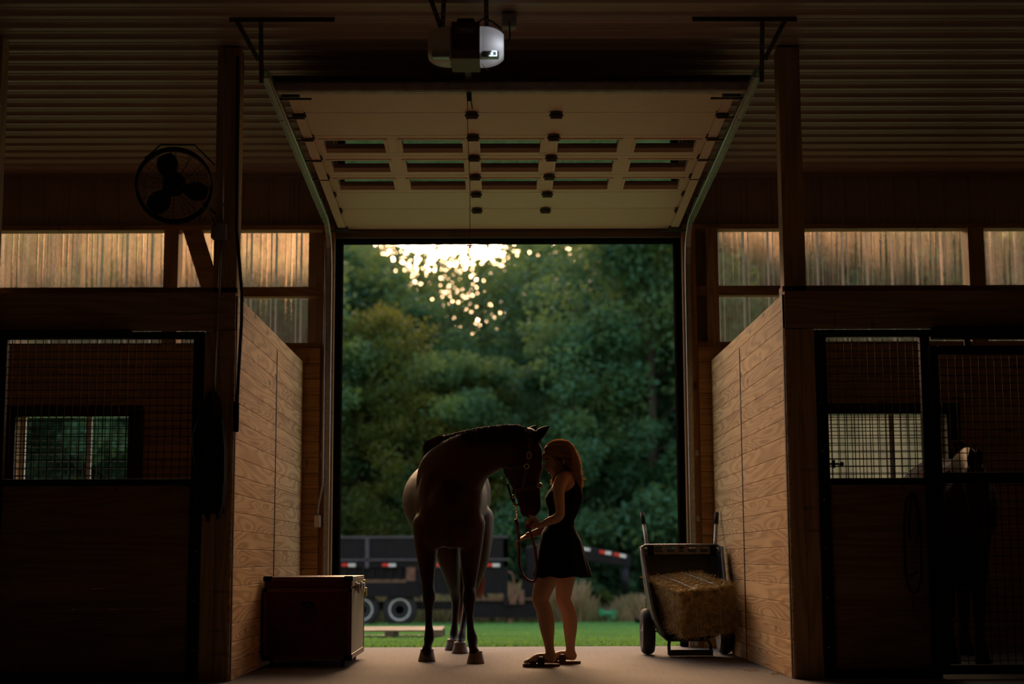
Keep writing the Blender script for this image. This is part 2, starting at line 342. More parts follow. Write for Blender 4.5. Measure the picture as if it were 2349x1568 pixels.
    def mesh(s, name, off=(0, 0, 0)):
        me = bpy.data.meshes.new(name); off = Vector(off)
        me.from_pydata([(x-off.x, y-off.y, z-off.z) for x, y, z in s.v], [], s.f); me.validate(); return me
    def build(s, name, mat, parent=None, smooth=False, label=None, cat=None, group=None, kind=None, loc=None, bevel=0, me=None, fixn=True):
        off = wloc(parent) if parent else (Vector(loc) if loc is not None else Vector((0, 0, 0)))
        if me is None: me = s.mesh(name, off)
        else: me.transform(Matrix.Translation(-off))
        if fixn and len(me.polygons) < 60000:
            b = bmesh.new(); b.from_mesh(me); bmesh.ops.recalc_face_normals(b, faces=b.faces); b.to_mesh(me); b.free()
        me.materials.append(MATS[mat] if isinstance(mat, str) else mat)
        o = bpy.data.objects.new(name, me); COL.objects.link(o)
        if parent: o.parent = parent; CHILD.setdefault(parent.name, []).append(o)
        else: o.location = off
        if smooth:
            me.polygons.foreach_set('use_smooth', [True]*len(me.polygons))
        if bevel:
            m = o.modifiers.new('bevel', 'BEVEL'); m.width = bevel; m.segments = 2; m.limit_method = 'ANGLE'
        return tag(o, label, cat, group, kind)
    def fused(s, voxel=.012, it=6, fac=.6):
        """one continuous surface out of the joined volumes"""
        me = s.mesh('tmp'); o = bpy.data.objects.new('tmp', me); COL.objects.link(o)
        m = o.modifiers.new('r', 'REMESH'); m.mode = 'VOXEL'; m.voxel_size = voxel
        k = o.modifiers.new('s', 'SMOOTH'); k.factor = fac; k.iterations = it
        dg = bpy.context.evaluated_depsgraph_get(); dg.update()
        r = bpy.data.meshes.new_from_object(o.evaluated_get(dg)); bpy.data.objects.remove(o); return r
def quads(name, P, U, V):
    """P centres, U and V half vectors (numpy n x 3) -> mesh of loose quads"""
    n = len(P); v = np.empty((n, 4, 3)); v[:, 0] = P-U-V; v[:, 1] = P+U-V; v[:, 2] = P+U+V; v[:, 3] = P-U+V
    me = bpy.data.meshes.new(name); me.vertices.add(4*n); me.vertices.foreach_set('co', v.ravel())
    me.loops.add(4*n); me.loops.foreach_set('vertex_index', np.arange(4*n)); me.polygons.add(n)
    me.polygons.foreach_set('loop_start', np.arange(n)*4); me.polygons.foreach_set('loop_total', np.full(n, 4)); me.update(); me.validate(); return me
def unit(n):
    a = RNG.normal(size=(n, 3)); return a/np.linalg.norm(a, axis=1)[:, None]
def struct(mb, name, mat, **k): return mb.build(name, mat, kind='structure', **k)
# ------------------------------------------------------------------ setting
XL, XR, YF, YB = -1.747, 1.909, 10.35, 13.90
struct(MB().box(-8, 8, -3, 14.27, -.15, 0), 'floor', 'concrete')
def ribbed(a0, a1, fn, pitch=.229, dep=.019):
    """trapezoid ribs: fn(a, h) -> two points of the strip"""
    prof = []; a = a0
    while a < a1:
        prof += [(a, 0), (a+.062, 0), (a+.072, .004), (a+.082, 0), (a+.112, 0), (a+.122, .004), (a+.132, 0), (a+.160, 0), (a+.176, dep), (a+.206, dep), (a+.222, 0)]; a += pitch
    prof.append((a1, 0)); m = MB(); vs = []
    for p in prof: vs += fn(*p)
    m.add(vs, [(2*i, 2*i+1, 2*i+3, 2*i+2) for i in range(len(prof)-1)]); return m
struct(ribbed(-3, 14.2, lambda a, h: [(-8, a, 4.29-h), (8, a, 4.29-h)]), 'ceiling', 'ceiling_steel', fixn=False)
struct(MB().box(-8.1, 8.1, -3.1, 14.4, 4.33, 4.40), 'roof_light_block', 'bark')  # unseen slab added over the ceiling to block light
struct(MB().box(-8.1, -8, -3, 14.3, 0, 4.3), 'wall_left', 'stall_boards')
struct(MB().box(8, 8.1, -3, 14.3, 0, 4.3), 'wall_right', 'stall_boards')
struct(MB().box(-8.1, 8.1, -3.1, -3, 0, 4.3), 'wall_front', 'stall_boards')
# upper wall: ribbed siding with a lip
sd = ribbed(-8, 8, lambda a, h: [(a, 14.12-h, 3.805), (a, 14.12-h, 4.29)]); sd.box(-8, 8, 14.07, 14.13, 3.795, 3.815); sd.box(-8, 8, 14.13, 14.22, 3.80, 4.33)
sd.box(-8, 8, 14.02, 14.12, 4.262, 4.288)
struct(sd, 'wall_back', 'siding_steel', fixn=False)
# clear corrugated panels
for i, (x0, x1) in enumerate(((-7.98, -1.745), (1.867, 7.98))):
    struct(ribbed(x0, x1, lambda a, h: [(min(a, x1), 14.21-h*1.3, 2.68), (min(a, x1), 14.21-h*1.3, 3.81)], .229, .024), 'window_%d' % (i+1), 'clear_panel', fixn=False)
m = ribbed(-1.745, -1.60, lambda a, h: [(a, 14.2-h, 2.6), (a, 14.2-h, 3.81)]); struct(m, 'trim_1', 'siding_steel', fixn=False)
m = ribbed(1.80, 2.0, lambda a, h: [(a, 14.2-h, 2.6), (a, 14.2-h, 3.81)]); struct(m, 'trim_2', 'siding_steel', fixn=False)
# framing of the clear band
fr = MB(); fr.box(-8, -1.60, 14.0, 14.15, 3.757, 3.800); fr.box(1.80, 8, 14.0, 14.15, 3.757, 3.800)
struct(fr, 'trim_3', 'pine_beam')
fr = MB(); fr.box(-8, -1.60, 14.06, 14.17, 3.152, 3.240); fr.box(1.80, 8, 14.06, 14.17, 3.152, 3.240); fr.box(-8, -1.60, 14.0, 14.17, 2.63, 2.716); fr.box(1.80, 8, 14.0, 14.17, 2.63, 2.716)
struct(fr, 'trim_4', 'pine_beam')
for x0, x1, lab in ((-3.03, -2.90, 'wooden wall stud in the clear window band behind the left stall'), (4.283, 4.43, 'wooden wall stud in the clear window band behind the right stall'),
               (1.895, 2.0, 'wooden wall stud right of the doorway beside the clear panel')):
    MB().box(x0, x1, 13.97, 14.17, 0, 3.76).build('wall_stud', 'pine_post', label=lab, cat='post', loc=((x0+x1)/2, 14.07, 0))
MB().bar((-2.80, 14.05, 3.80), (-2.50, 14.05, 2.9), .17, .05).build('knee_brace', 'pine_beam', label='slanting wooden brace crossing the clear panel left of the fan post', cat='brace', loc=(-2.65, 14.05, 3.2))
# lower wall of boards with two stall windows
def boards(x0, x1, z0, z1, holes, y0=13.93, y1=13.97, h=.14, g=.0025):
    m = MB(); z = z0
    while z < z1-1e-4:
        t = min(z+h, z1); xs = [(x0, x1)]
        for hx0, hx1, hz0, hz1 in holes:
            if t > hz0+.01 and z < hz1-.01: xs = [q for a, b in xs for q in ((a, min(b, hx0)), (max(a, hx1), b)) if q[1]-q[0] > .01]
        for a, b in xs: m.box(a, b, y0, y1, z+g, t-g)
        z = t
    return m
HL, HR = (-4.30, -3.24, 1.12, 2.10), (2.90, 4.03, 1.12, 2.10)
def wallpart(x0, x1, hole, n):
    m = boards(x0, x1, 0, 2.66, [hole])
    for a, b, c, d in ((x0, hole[0], 0, 2.70), (hole[1], x1, 0, 2.70), (hole[0], hole[1], 0, hole[2]), (hole[0], hole[1], hole[3], 2.70)):
        m.box(a, b, 13.975, 14.2, c, d)
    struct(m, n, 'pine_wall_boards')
wallpart(-8, -1.60, HL, 'wall_back_left'); wallpart(1.80, 8, HR, 'wall_back_right')
struct(MB().box(-1.60, -1.488, 14.0, 14.2, 0, 3.80), 'trim_5', 'pine_jamb'); struct(MB().box(1.678, 1.80, 14.0, 14.2, 0, 3.80), 'trim_6', 'pine_jamb')
struct(MB().box(-1.488, 1.678, 14.05, 14.2, 3.692, 3.80), 'trim_7', 'fascia_brown')
m = MB(); m.box(-1.488, -1.43, 14.1, 14.26, 0, 3.69); m.box(1.62, 1.678, 14.1, 14.26, 0, 3.69); m.box(-1.488, 1.678, 14.1, 14.26, 3.667, 3.692)
struct(m, 'door_frame_trim', 'black_trim')
# stall windows with bars
for i, (h, lab) in enumerate(((HL, 'l'), (HR, 'r'))):
    x0, x1, z0, z1 = h; w = MB()
    w.box(x0-.06, x1+.08, 13.86, 13.93, z1-.055, z1+.04); w.box(x0-.06, x1+.08, 13.86, 13.93, z0-.06, z0+.02); w.box(x0-.06, x0+.02, 13.86, 13.93, z0, z1); w.box(x1-.04, x1+.08, 13.86, 13.93, z0, z1)
    o = w.build('window_%d' % (i+3), 'black_steel', kind='structure', loc=((x0+x1)/2, 13.9, z0))
    g = MB(); x = x0
    while x < x1: g.tube([(x, 13.90, z0), (x, 13.90, z1)], .004, 6); x += .062
    z = z0+.03
    while z < z1: g.tube([(x0, 13.905, z), (x1, 13.905, z)], .004, 6); z += .062
    g.build('window_grille', 'black_steel', o)
    xm = (x0+x1)/2+.08
    f = MB(); f.box(x0, x1, 14.10, 14.14, z1-.04, z1); f.box(x0, x1, 14.10, 14.14, z0, z0+.04); f.box(x0, x0+.04, 14.10, 14.14, z0, z1); f.box(x1-.04, x1, 14.10, 14.14, z0, z1); f.box(xm-.018, xm+.022, 14.09, 14.14, z0, z1)
    f.build('window_sash', 'white_plastic', o)
    if i: l_ = at(1900, 1064, 13.85); lt = MB(); lt.box(l_.x-.03, l_.x+.09, 13.83, 13.86, l_.z-.008, l_.z+.010); lt.box(l_.x+.035, l_.x+.055, 13.82, 13.86, l_.z-.035, l_.z+.035); lt.lathe([(.02, 0), (.02, .02)], (l_.x+.115, 13.85, l_.z), (0, -1, 0), 14); lt.build('window_latch', 'black_steel', o); MB().box(x0+.03, x1-.03, 14.118, 14.124, z0+.03, z1-.03).build('window_pane', 'glass', o)
# ------------------------------------------------------------------ partitions beside the aisle
def partition(x, sgn, lab):
    t = thing('stall_partition', lab, 'partition', (x, 12.1, 0))
    ZT = 2.534; n = 20; hgt = ZT/n*1.0
    m = MB(); z = 0; k = 0; xa, xb = (x, x+.045) if sgn > 0 else (x-.045, x)
    while z < ZT-.01:
        t_ = min(z+PW, ZT); top = t_ > 2.42
        for a, b in (((10.41, 13.9),) if top else ((10.41, 12.255), (12.285, 13.9))): m.box(xa, xb, a, b, z+.0015, t_-.0015)
        z = t_
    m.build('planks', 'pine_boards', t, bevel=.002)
    MB().box(xa+.01*sgn, xb+.01*sgn, 10.41, 13.9, .01, ZT-.01).build('backing_planks', 'stall_boards', t)
    c = MB().box(min(x-.004*sgn, x+.05*sgn), max(x-.004*sgn, x+.05*sgn), 12.258, 12.282, 0, 2.42); c.build('steel_channel', 'dark_steel', t)
    for i in range(9): MB().box(min(x-.006*sgn, x), max(x-.006*sgn, x), 12.262, 12.270, .2+i*.27, .215+i*.27).build('channel_screw', 'galvanized', t)
    e = MB().box(min(x+.0*sgn, x+.022*sgn), max(x, x+.022*sgn), 10.375, 10.408, 0, ZT); e.build('edge_strip', 'black_steel', t)
    e = MB().box(min(x+.006*sgn, x+.02*sgn), max(x+.006*sgn, x+.02*sgn), 10.352, 10.374, 0, 2.30); e.build('edge_board', 'pine_boards', t)
    return t
partition(XL, -1, 'knotty pine plank partition on the left side of the doorway'); partition(XR, 1, 'knotty pine plank partition on the right side of the doorway behind the cart')
def post(x0, x1, ux0, ux1, lab):
    t = thing('barn_post', lab, 'post', ((x0+x1)/2, 10.45, 0)); xm = (x0+x1)/2
    m = MB(); m.box(x0, xm-.001, YF, 10.5, 0, 2.296); m.box(xm+.001, x1, YF, 10.5, 0, 2.296); m.build('lower_boards', 'pine_post', t, bevel=.003)
    m = MB(); a = ux0; k = (ux1-ux0)/3
    for i in range(3): m.box(ux0+i*k+.0006, ux0+(i+1)*k-.0006, 10.42, 10.56, 2.30, 4.275)
    m.build('upper_post', 'pine_post', t, bevel=.002); return t
post(-1.952, -1.768, -1.925, -1.765, 'laminated wooden post on the left with conduit running down it'); post(1.93, 2.112, 1.934, 2.085, 'laminated wooden post on the right at the end of the pine partition')
for x0, x1, lab, loc in ((-8, -1.757, 'heavy horizontal timber beam over the left stall front', -4), (1.922, 8, 'heavy horizontal timber beam over the right stall front', 4)):
    m = MB().box(x0, x1, YF, YF+.06, 2.302, 2.41); m.box(x0, x1, YF+.002, YF+.06, 2.412, 2.554); m.box(x0, x1, YF+.07, YF+.2, 2.52, 2.60)
    m.build('header_beam', 'pine_beam', label=lab, cat='beam', loc=(loc, YF, 2.3), bevel=.002)
m = MB().box(-3.50, -3.335, 10.2, 10.34, 0, 4.28); m.build('barn_post', 'pine_post', label='dark wooden post at the far left edge of the picture', cat='post', loc=(-3.42, 10.27, 0))
# ------------------------------------------------------------------ stall fronts
def wires(x0, x1, z0, z1, y, p=.0515, r=.0026):
    m = MB(); x = x0+p*.5
    while x < x1: m.box(x-r, x+r, y-r, y+r, z0, z1); x += p
    z = z0+p*.5
    while z < z1: m.box(x0, x1, y-2*r, y, z-r, z+r); z += p
    return m
t = thing('stall_front', 'black steel and plank stall front on the left with wire mesh above', 'stall front', (-2.7, 10.4, 0))
m = MB(); m.box(-2.032, -1.956, 10.35, 10.40, 0, 2.29); m.box(-3.33, -2.032, 10.35, 10.40, 2.243, 2.290); m.box(-3.33, -2.032, 10.35, 10.40, 1.268, 1.312); m.box(-3.33, -2.032, 10.35, 10.40, 0, .062); m.box(-3.33, -3.27, 10.35, 10.40, 0, 2.29)
m.build('frame', 'black_steel', t, bevel=.003)
wires(-3.27, -2.03, 1.31, 2.25, 10.38).build('wire_mesh', 'black_steel', t); boards(-3.27, -2.03, .06, 1.27, [], 10.37, 10.395, .135, .0004).build('planks', 'stall_boards', t)
m = MB(); m.box(-3.33, -2.43, 10.26, 10.33, 2.232, 2.295); m.build('sliding_track', 'black_steel', t, bevel=.01)
for i in range(6): MB().lathe([(.006, 0), (.006, .004)], (-1.985, 10.35, .2+i*.32), (0, -1, 0), 8).build('frame_screw', 'galvanized', t)
t = thing('stall_front', 'black steel and plank stall front on the right beside the sliding mesh door', 'stall front', (2.5, 10.4, 0))
m = MB(); m.box(2.116, 2.192, 10.35, 10.40, 0, 2.29); m.box(2.192, 2.90, 10.35, 10.40, 2.243, 2.290); m.box(2.192, 2.82, 10.35, 10.40, 1.255, 1.30); m.box(2.192, 2.82, 10.35, 10.40, 0, .062); m.box(2.82, 2.885, 10.35, 10.40, 0, 2.29)
m.build('frame', 'black_steel', t, bevel=.003)
wires(2.19, 2.82, 1.30, 2.23, 10.38).build('wire_mesh', 'black_steel', t); boards(2.19, 2.82, .06, 1.26, [], 10.37, 10.395, .135, .0004).build('planks', 'stall_boards', t)
m = MB(); m.box(2.885, 5.2, 10.24, 10.33, 2.215, 2.30); m.build('sliding_track', 'black_steel', t, bevel=.01)
for i in range(6): MB().lathe([(.006, 0), (.006, .004)], (2.145, 10.35, .2+i*.32), (0, -1, 0), 8).build('frame_screw', 'galvanized', t)
t = thing('sliding_stall_door', 'black steel sliding stall door filled with wire mesh at the right edge', 'stall door', (3.4, 10.3, 0))
m = MB(); m.box(2.86, 2.915, 10.27, 10.32, .03, 2.17); m.box(3.95, 4.01, 10.27, 10.32, .03, 2.17); m.box(2.915, 3.95, 10.27, 10.32, 2.11, 2.17); m.box(2.915, 3.95, 10.27, 10.32, 1.26, 1.33); m.box(2.915, 3.95, 10.27, 10.32, .03, .09)
m.build('frame', 'black_steel', t, bevel=.003); wires(2.91, 3.95, 1.33, 2.11, 10.30).build('wire_mesh', 'black_steel', t); wires(2.91, 3.95, .09, 1.26, 10.30).build('wire_mesh', 'black_steel', t)
for x in (3.12, 3.8):
    m = MB(); m.box(x-.02, x+.02, 10.285, 10.30, 2.15, 2.24); m.lathe([(.03, -.008), (.03, .008)], (x, 10.275, 2.235), (0, 1, 0), 16); m.build('roller', 'dark_steel', t)
# ------------------------------------------------------------------ overhead door
dr = thing('garage_door', 'raised cream sectional garage door with three rows of windows overhead', 'garage door', (.095, 14.05, 3.75))
A, B, C1 = Vector((0, 14.03, 3.765)), Vector((0, 10.35, 3.965)), Vector((0, 13.555, 3.850)); dY = (B-C1)/6; nrm_ = Vector((0, dY.z, -dY.y)).normalized(); nrm_ = nrm_ if nrm_.z > 0 else -nrm_
DX0, DX1 = -1.455, 1.645
def dp(x, s, h): p = (C1+dY*(s-1) if s >= 1 else A+(C1-A)*s)+nrm_*h; return (x, p.y, p.z)
def dbox(m, x0, x1, s0, s1, h0, h1):
    m.add([dp(x0, s0, h0), dp(x1, s0, h0), dp(x1, s1, h0), dp(x0, s1, h0), dp(x0, s0, h1), dp(x1, s0, h1), dp(x1, s1, h1), dp(x0, s1, h1)],
          [(0, 3, 2, 1), (4, 5, 6, 7), (0, 1, 5, 4), (1, 2, 6, 5), (2, 3, 7, 6), (3, 0, 4, 7)])
EW, SW = .105, .090; wdt = (DX1-DX0-2*EW-4*SW)/5
for k in range(7):
    m = MB()
    if k in (2, 3, 4):
        s0, s1 = k+.006, k+.994; a, b = k+.16, k+.84
        dbox(m, DX0, DX1, s0, a, 0, .045); dbox(m, DX0, DX1, b, s1, 0, .045); x = DX0
        for c in range(6):
            w = EW if c in (0, 5) else SW; dbox(m, x, x+w, a, b, 0, .045); x += w+(wdt if c < 5 else 0)
    else: dbox(m, DX0, DX1, k+.006, k+.994, 0, .045)
    o = m.build('door_section', 'door_enamel', dr, bevel=.002)
    if k in (2, 3, 4):
        x = DX0+EW
        for c in range(5):
            f = MB(); q = .022
            for (xa, xb, sa, sb) in ((x-.004, x+wdt+.004, a-.008, a+.04), (x-.004, x+wdt+.004, b-.04, b+.008), (x-.004, x+q, a, b), (x+wdt-q, x+wdt+.004, a, b)): dbox(f, xa, xb, sa, sb, -.006, .03)
            f.build('window_frame', 'door_enamel', o); g = MB(); dbox(g, x+.01, x+wdt-.01, a+.02, b-.02, .031, .036); g.build('window_pane', 'door_glass', o); x += wdt+SW
m = MB(); dbox(m, DX0-.09, DX1+.09, 6.99, 7.03, -.022, .036); dbox(m, DX0-.09, DX1+.09, 6.90, 7.0, -.026, -.018)
m.build('strut', 'strut_steel', dr)
m = MB(); dbox(m, DX0-.095, DX1+.095, 7.0, 7.1, .038, .068); m.build('top_seal', 'rubber', dr)
m = MB(); dbox(m, DX0, DX1, -.02, .0, 0, .045); m.build('bottom_seal', 'rubber', dr)
# end stiles
for xa in (DX0, DX1-.07): m = MB(); dbox(m, xa, xa+.07, .01, 6.9, -.004, 0); m.build('end_stile', 'door_enamel', dr)
first = None
for k in range(1, 7):
    for x in (DX0+.035, -.185, .42, DX1-.035):
        edge = x < -1 or x > 1
        m = MB(); dbox(m, x-.042, x+.042, k-.055, k+.055, -.014, -.002)
        m.tube([dp(x-.05, k+.0, -.022), dp(x+.05, k+.0, -.022)], .010, 8); m.tube([dp(x-.045, k-.045, -.02), dp(x+.045, k-.045, -.02)], .007, 6)
        dbox(m, x-.02, x+.02, k+.05, k+.085, -.010, -.002)
        m.prism([dp(x-.036, k+.01, -.012), dp(x+.036, k+.01, -.012), dp(x+.036, k+.01, -.040), dp(x+.012, k+.01, -.048), dp(x-.012, k+.01, -.048), dp(x-.036, k+.01, -.040)], (0, .004, 0)); m.tube([dp(x-.042, k+.01, -.044), dp(x+.042, k+.01, -.044)], .006, 6)
        for q in (-.03, .03): m.lathe([(.008, 0), (.008, .006)], dp(x+q, k+.03, -.014), -nrm_, 8)
        if edge:
            s_ = -1 if x < 0 else 1
            m.tube([dp(x, k-.05, -.03), dp(x+s_*.13, k-.05, -.03)], .007, 8); m.lathe([(.024, -.01), (.024, .01)], dp(x+s_*.125, k-.05, -.03), (1, 0, 0), 14)
        m.build('hinge', 'hinge_steel', dr)
for x, s_ in ((DX0+.03, -1), (DX1-.03, 1)):
    for k0 in (.04, 6.72):
        m = MB(); dbox(m, x-.06, x+.06, k0, k0+.10, -.03, -.002); m.tube([dp(x-s_*.14, k0+.02, -.03), dp(x+s_*.14, k0+.02, -.03)], .008, 8)
        m.build('corner_bracket', 'dark_steel', dr)
# tracks with hangers
def track(x, s_, cx0, cx1, dx, lab):
    t = thing('door_track', lab, 'door track', (x, 13.98, 0))
    path = [(13.98, .02), (13.98, 1.5), (13.98, 3.2), (13.97, 3.42), (13.93, 3.58), (13.85, 3.70), (13.72, 3.775), (13.55, 3.80), (11.8, 3.885), (10.03, 3.965)]
    m = MB()
    for (ox, w) in ((0, .004),):
        pr = [(-.012, .028), (-.012, -.028), (.020, -.028), (.020, .028)]
    vs = []; n = len(path)
    for i, (y, z) in enumerate(path):
        a = Vector(path[min(i+1, n-1)])-Vector(path[max(i-1, 0)]); a.normalize(); nr = Vector((a.y, -a.x))
        for dx_, d in ((s_*.022, .030), (-s_*.016, .030), (-s_*.016, .022), (s_*.014, .022), (s_*.014, -.022), (-s_*.016, -.022), (-s_*.016, -.030), (s_*.022, -.030)):
            vs.append((x+dx_, y+nr.x*d, z+nr.y*d))
    fs = [(i*8+k, i*8+(k+1) % 8, (i+1)*8+(k+1) % 8, (i+1)*8+k) for i in range(n-1) for k in range(8)]+[tuple(range(8))[::-1], tuple((n-1)*8+k for k in range(8))]
    m.add(vs, fs); m.build('track_rail', 'galvanized', t)
    MB().tube([(x-s_*.020, y-(.030 if z < 3.6 else .02), z-(.0 if z < 3.6 else .028)) for y, z in path], .0085, 8).build('track_lip', 'conduit_steel', t, smooth=True)
    MB().prism([(x+s_*.024, 13.7, 3.75), (x+s_*.024, 10.06, 3.92), (x+s_*.024, 10.03, 4.03), (x+s_*.024, 13.5, 3.87)], (s_*.003, 0, 0)).build('track_angle', 'galvanized', t)
    def perf(a, b, w, nm):
        a, b = Vector(a), Vector(b); L = (b-a).length; m = MB(); m.bar(a, b, w, .004); o = m.build(nm, 'dark_steel', t)
        d = (b-a)/L; k = .03
        while k < L: MB().lathe([(.0055, 0), (.0055, .001)], a+d*k+Vector((0, -.0025, 0)), (0, -1, 0), 8).build('punched_hole', 'hinge_steel', o); k += .0508
    perf((cx0, 9.815, 4.265), (cx1, 9.815, 4.265), .04, 'ceiling_angle')
    m = MB().box(cx0, cx1, 9.815, 9.855, 4.281, 4.286); m.build('ceiling_flange', 'dark_steel', t)
    perf((x+.01*s_, 9.82, 4.26), (x+.03*s_, 10.02, 3.90), .03, 'hanger_strap'); perf((x+dx, 9.81, 4.26), (x+.04*s_, 9.95, 4.03), .03, 'hanger_strap')
    for z in (.55, 1.13, 1.71):
        m = MB().box(x-s_*0-.055*(1 if s_ < 0 else -1)-.018, x-.055*(1 if s_ < 0 else -1)+.018, 13.985, 14.0, z-.025, z+.025); m.build('track_bracket', 'galvanized', t)
    return t
track(-1.53, -1, -1.745, -1.06, -.17, 'galvanized door track on the left side of the doorway, curving up to the ceiling')
track(1.72, 1, 1.272, 1.956, .16, 'galvanized door track on the right side of the doorway, curving up to the ceiling')
# opener
t = thing('garage_door_opener', 'ceiling-hung garage door opener with a glowing white right lens', 'door opener', (-.24, 9.4, 3.8))
c = at(1068, 95, 9.3); cx, cz = c.x, c.z
def shell(x0, x1, tipx, s_):
    # rounded side cover as an x-swept outline
    m = MB(); pr = []
    for i in range(9):
        u = i/8; x = x0+(x1-x0)*u; k = math.sqrt(max(0, 1-(u**2.6)*.62)); pr.append((x, k))
    n = 16; vs = []
    for x, k in pr:
        for j in range(n):
            a = j*2*math.pi/n; yy = math.copysign(abs(math.cos(a))**.5, math.cos(a)); zz = math.copysign(abs(math.sin(a))**.55, math.sin(a))
            vs.append((x, 9.42+yy*.13*k, cz+.003+zz*.112*k))
    fs = [(i*n+k, i*n+(k+1) % n, (i+1)*n+(k+1) % n, (i+1)*n+k) for i in range(8) for k in range(n)]+[tuple(range(n)), tuple(8*n+k for k in range(n))]
    m.add(vs, fs); return m
shell(cx+.086, cx+.235, 0, 1).build('light_cover', 'lamp_cover', t, smooth=True)
ld = bpy.data.lights.new('opener_bulb', 'POINT'); ld.energy = .22; ld.color = (.82, .88, 1); ld.shadow_soft_size = .02; lo = bpy.data.objects.new('opener_bulb', ld); COL.objects.link(lo); lo.location = (cx+.185, 9.36, cz-.01); shell(cx-.086, cx-.235, 0, -1).build('light_cover', 'white_plastic', t, smooth=True)
MB().box(cx-.088, cx+.088, 9.27, 9.56, cz-.058, cz+.118).build('center_panel', 'cherry_panel', t, bevel=.006)
MB().box(cx-.088, cx+.088, 9.272, 9.55, cz-.118, cz-.06).build('lower_panel', 'fascia_brown', t, bevel=.004)
MB().box(cx-.055, cx+.055, 9.33, 9.46, cz+.118, cz+.163).build('motor_cap', 'black_trim', t, bevel=.012)
for s_, mt in ((-1, 'lens_plastic'), (1, 'lamp_lens')):
    o = MB().box(min(cx+s_*.10, cx+s_*.205), max(cx+s_*.10, cx+s_*.205), 9.283, 9.34, cz-.104, cz-.064).build('light_lens', 'lens_plastic', t, bevel=.006)
    if s_ > 0:
        m = MB(); m.box(cx+.187, cx+.194, 9.278, 9.283, cz-.10, cz-.068); m.box(cx+.145, cx+.19, 9.278, 9.283, cz-.10, cz-.095); m.box(cx+.16, cx+.19, 9.278, 9.283, cz-.072, cz-.066); m.box(cx+.155, cx+.17, 9.278, 9.283, cz-.09, cz-.078)
        m.build('lit_diffuser', 'lamp_lens', o)
txt = bpy.data.curves.new('brand', 'FONT'); txt.body = 'LiftMaster'; txt.size = .024; txt.extrude = .0006; txt.align_x = 'CENTER'; txt.align_y = 'CENTER'
tb = bpy.data.objects.new('brand', txt); COL.objects.link(tb); tb.rotation_euler = (math.pi/2, 0, 0); tb.location = (cx+.002, 9.2685, cz+.062)
bpy.context.view_layer.update(); tm = bpy.data.meshes.new_from_object(tb.evaluated_get(bpy.context.evaluated_depsgraph_get())); tm.transform(tb.matrix_world); tm.materials.clear(); bpy.data.objects.remove(tb)
fr = MB(); b = (cx-.062, cx+.062, cz+.047, cz+.077)
for a in ((b[0], b[1], b[2], b[2]+.0015), (b[0], b[1], b[3]-.0015, b[3]), (b[0], b[0]+.0015, b[2], b[3]), (b[1]-.0015, b[1], b[2], b[3])): fr.box(a[0], a[1], 9.268, 9.2698, a[2], a[3])
MB().build('brand_lettering', 'logo_white', t, me=tm, fixn=False); fr.build('logo_border', 'logo_white', t)
MB().box(cx-.02, cx+.02, 9.56, 13.95, cz+.07, cz+.10).build('drive_rail', 'dark_steel', t)
m = MB(); m.box(cx-.03, cx+.03, 10.40, 10.55, cz+.03, cz+.08); m.bar((cx, 10.45, cz+.05), (cx+.02, 10.62, 3.90), .03, .006, (1, 0, 0)); m.bar((cx+.0, 10.36, 4.03), (cx+.005, 10.38, 3.88), .03, .02); m.build('trolley_arm', 'dark_steel', t)
for a, b_ in (((cx-.15, 9.38, cz+.10), (cx-.23, 9.45, 4.285)), ((cx-.145, 9.38, cz+.10), (cx-.135, 9.38, 4.285)), ((cx+.13, 9.38, cz+.10), (cx+.125, 9.38, 4.285))):
    m = MB(); m.bar(a, b_, .028, .004); o = m.build('hanger_strap', 'dark_steel', t); a, b_ = Vector(a), Vector(b_); d = (b_-a).normalized(); k = .02
    while k < (b_-a).length: MB().lathe([(.005, 0), (.005, .001)], a+d*k+Vector((0, -.0025, 0)), (0, -1, 0), 8).build('punched_hole', 'galvanized', o); k += .04
MB().tube([at(1103, 143, 9.4), at(1112, 155, 9.4), at(1123, 164, 9.4)], .0018, 6).build('yellow_wire', 'yellow_wire', t)
MB().tube([at(1095, 52, 9.5), at(1110, 42, 9.6), at(1130, 50, 9.6), at(1150, 66, 9.6)], .006, 8).build('power_cord', 'rubber', t)
c = at(1168, 32, 9.8); t = thing('ceiling_outlet', 'small grey outlet box on the ceiling beside the door opener', 'outlet', (c.x, 9.8, 4.28))
MB().box(c.x-.048, c.x+.048, 9.72, 9.80, 4.18, 4.27).build('box', 'box_grey', t, bevel=.008)
MB().tube([at(1168, 48, 9.7), at(1169, 62, 9.66), at(1170, 85, 9.62), at(1165, 97, 9.6), at(1158, 94, 9.55)], .005, 8).build('plug_cord', 'rubber', t)
t = thing('emergency_pull_cord', 'thin red pull cord with magenta handle hanging from the door opener', 'pull cord', at(1075, 240, 10.42))
MB().tube([at(1068, 190, 10.38), at(1072, 230, 10.36), at(1073, 300, 10.33), at(1078, 420, 10.3), at(1078, 560, 10.3)], .0022, 6).build('cord', 'rope_red', t)
c = at(1078, 565, 10.3); m = MB(); m.tube([c+Vector((-.02, 0, .006)), c+Vector((.02, 0, .006))], .0055, 8); m.tube([c+Vector((0, 0, .012)), c+Vector((0, 0, -.012))], .0055, 8); m.build('handle', 'magenta_plastic', t, smooth=True)
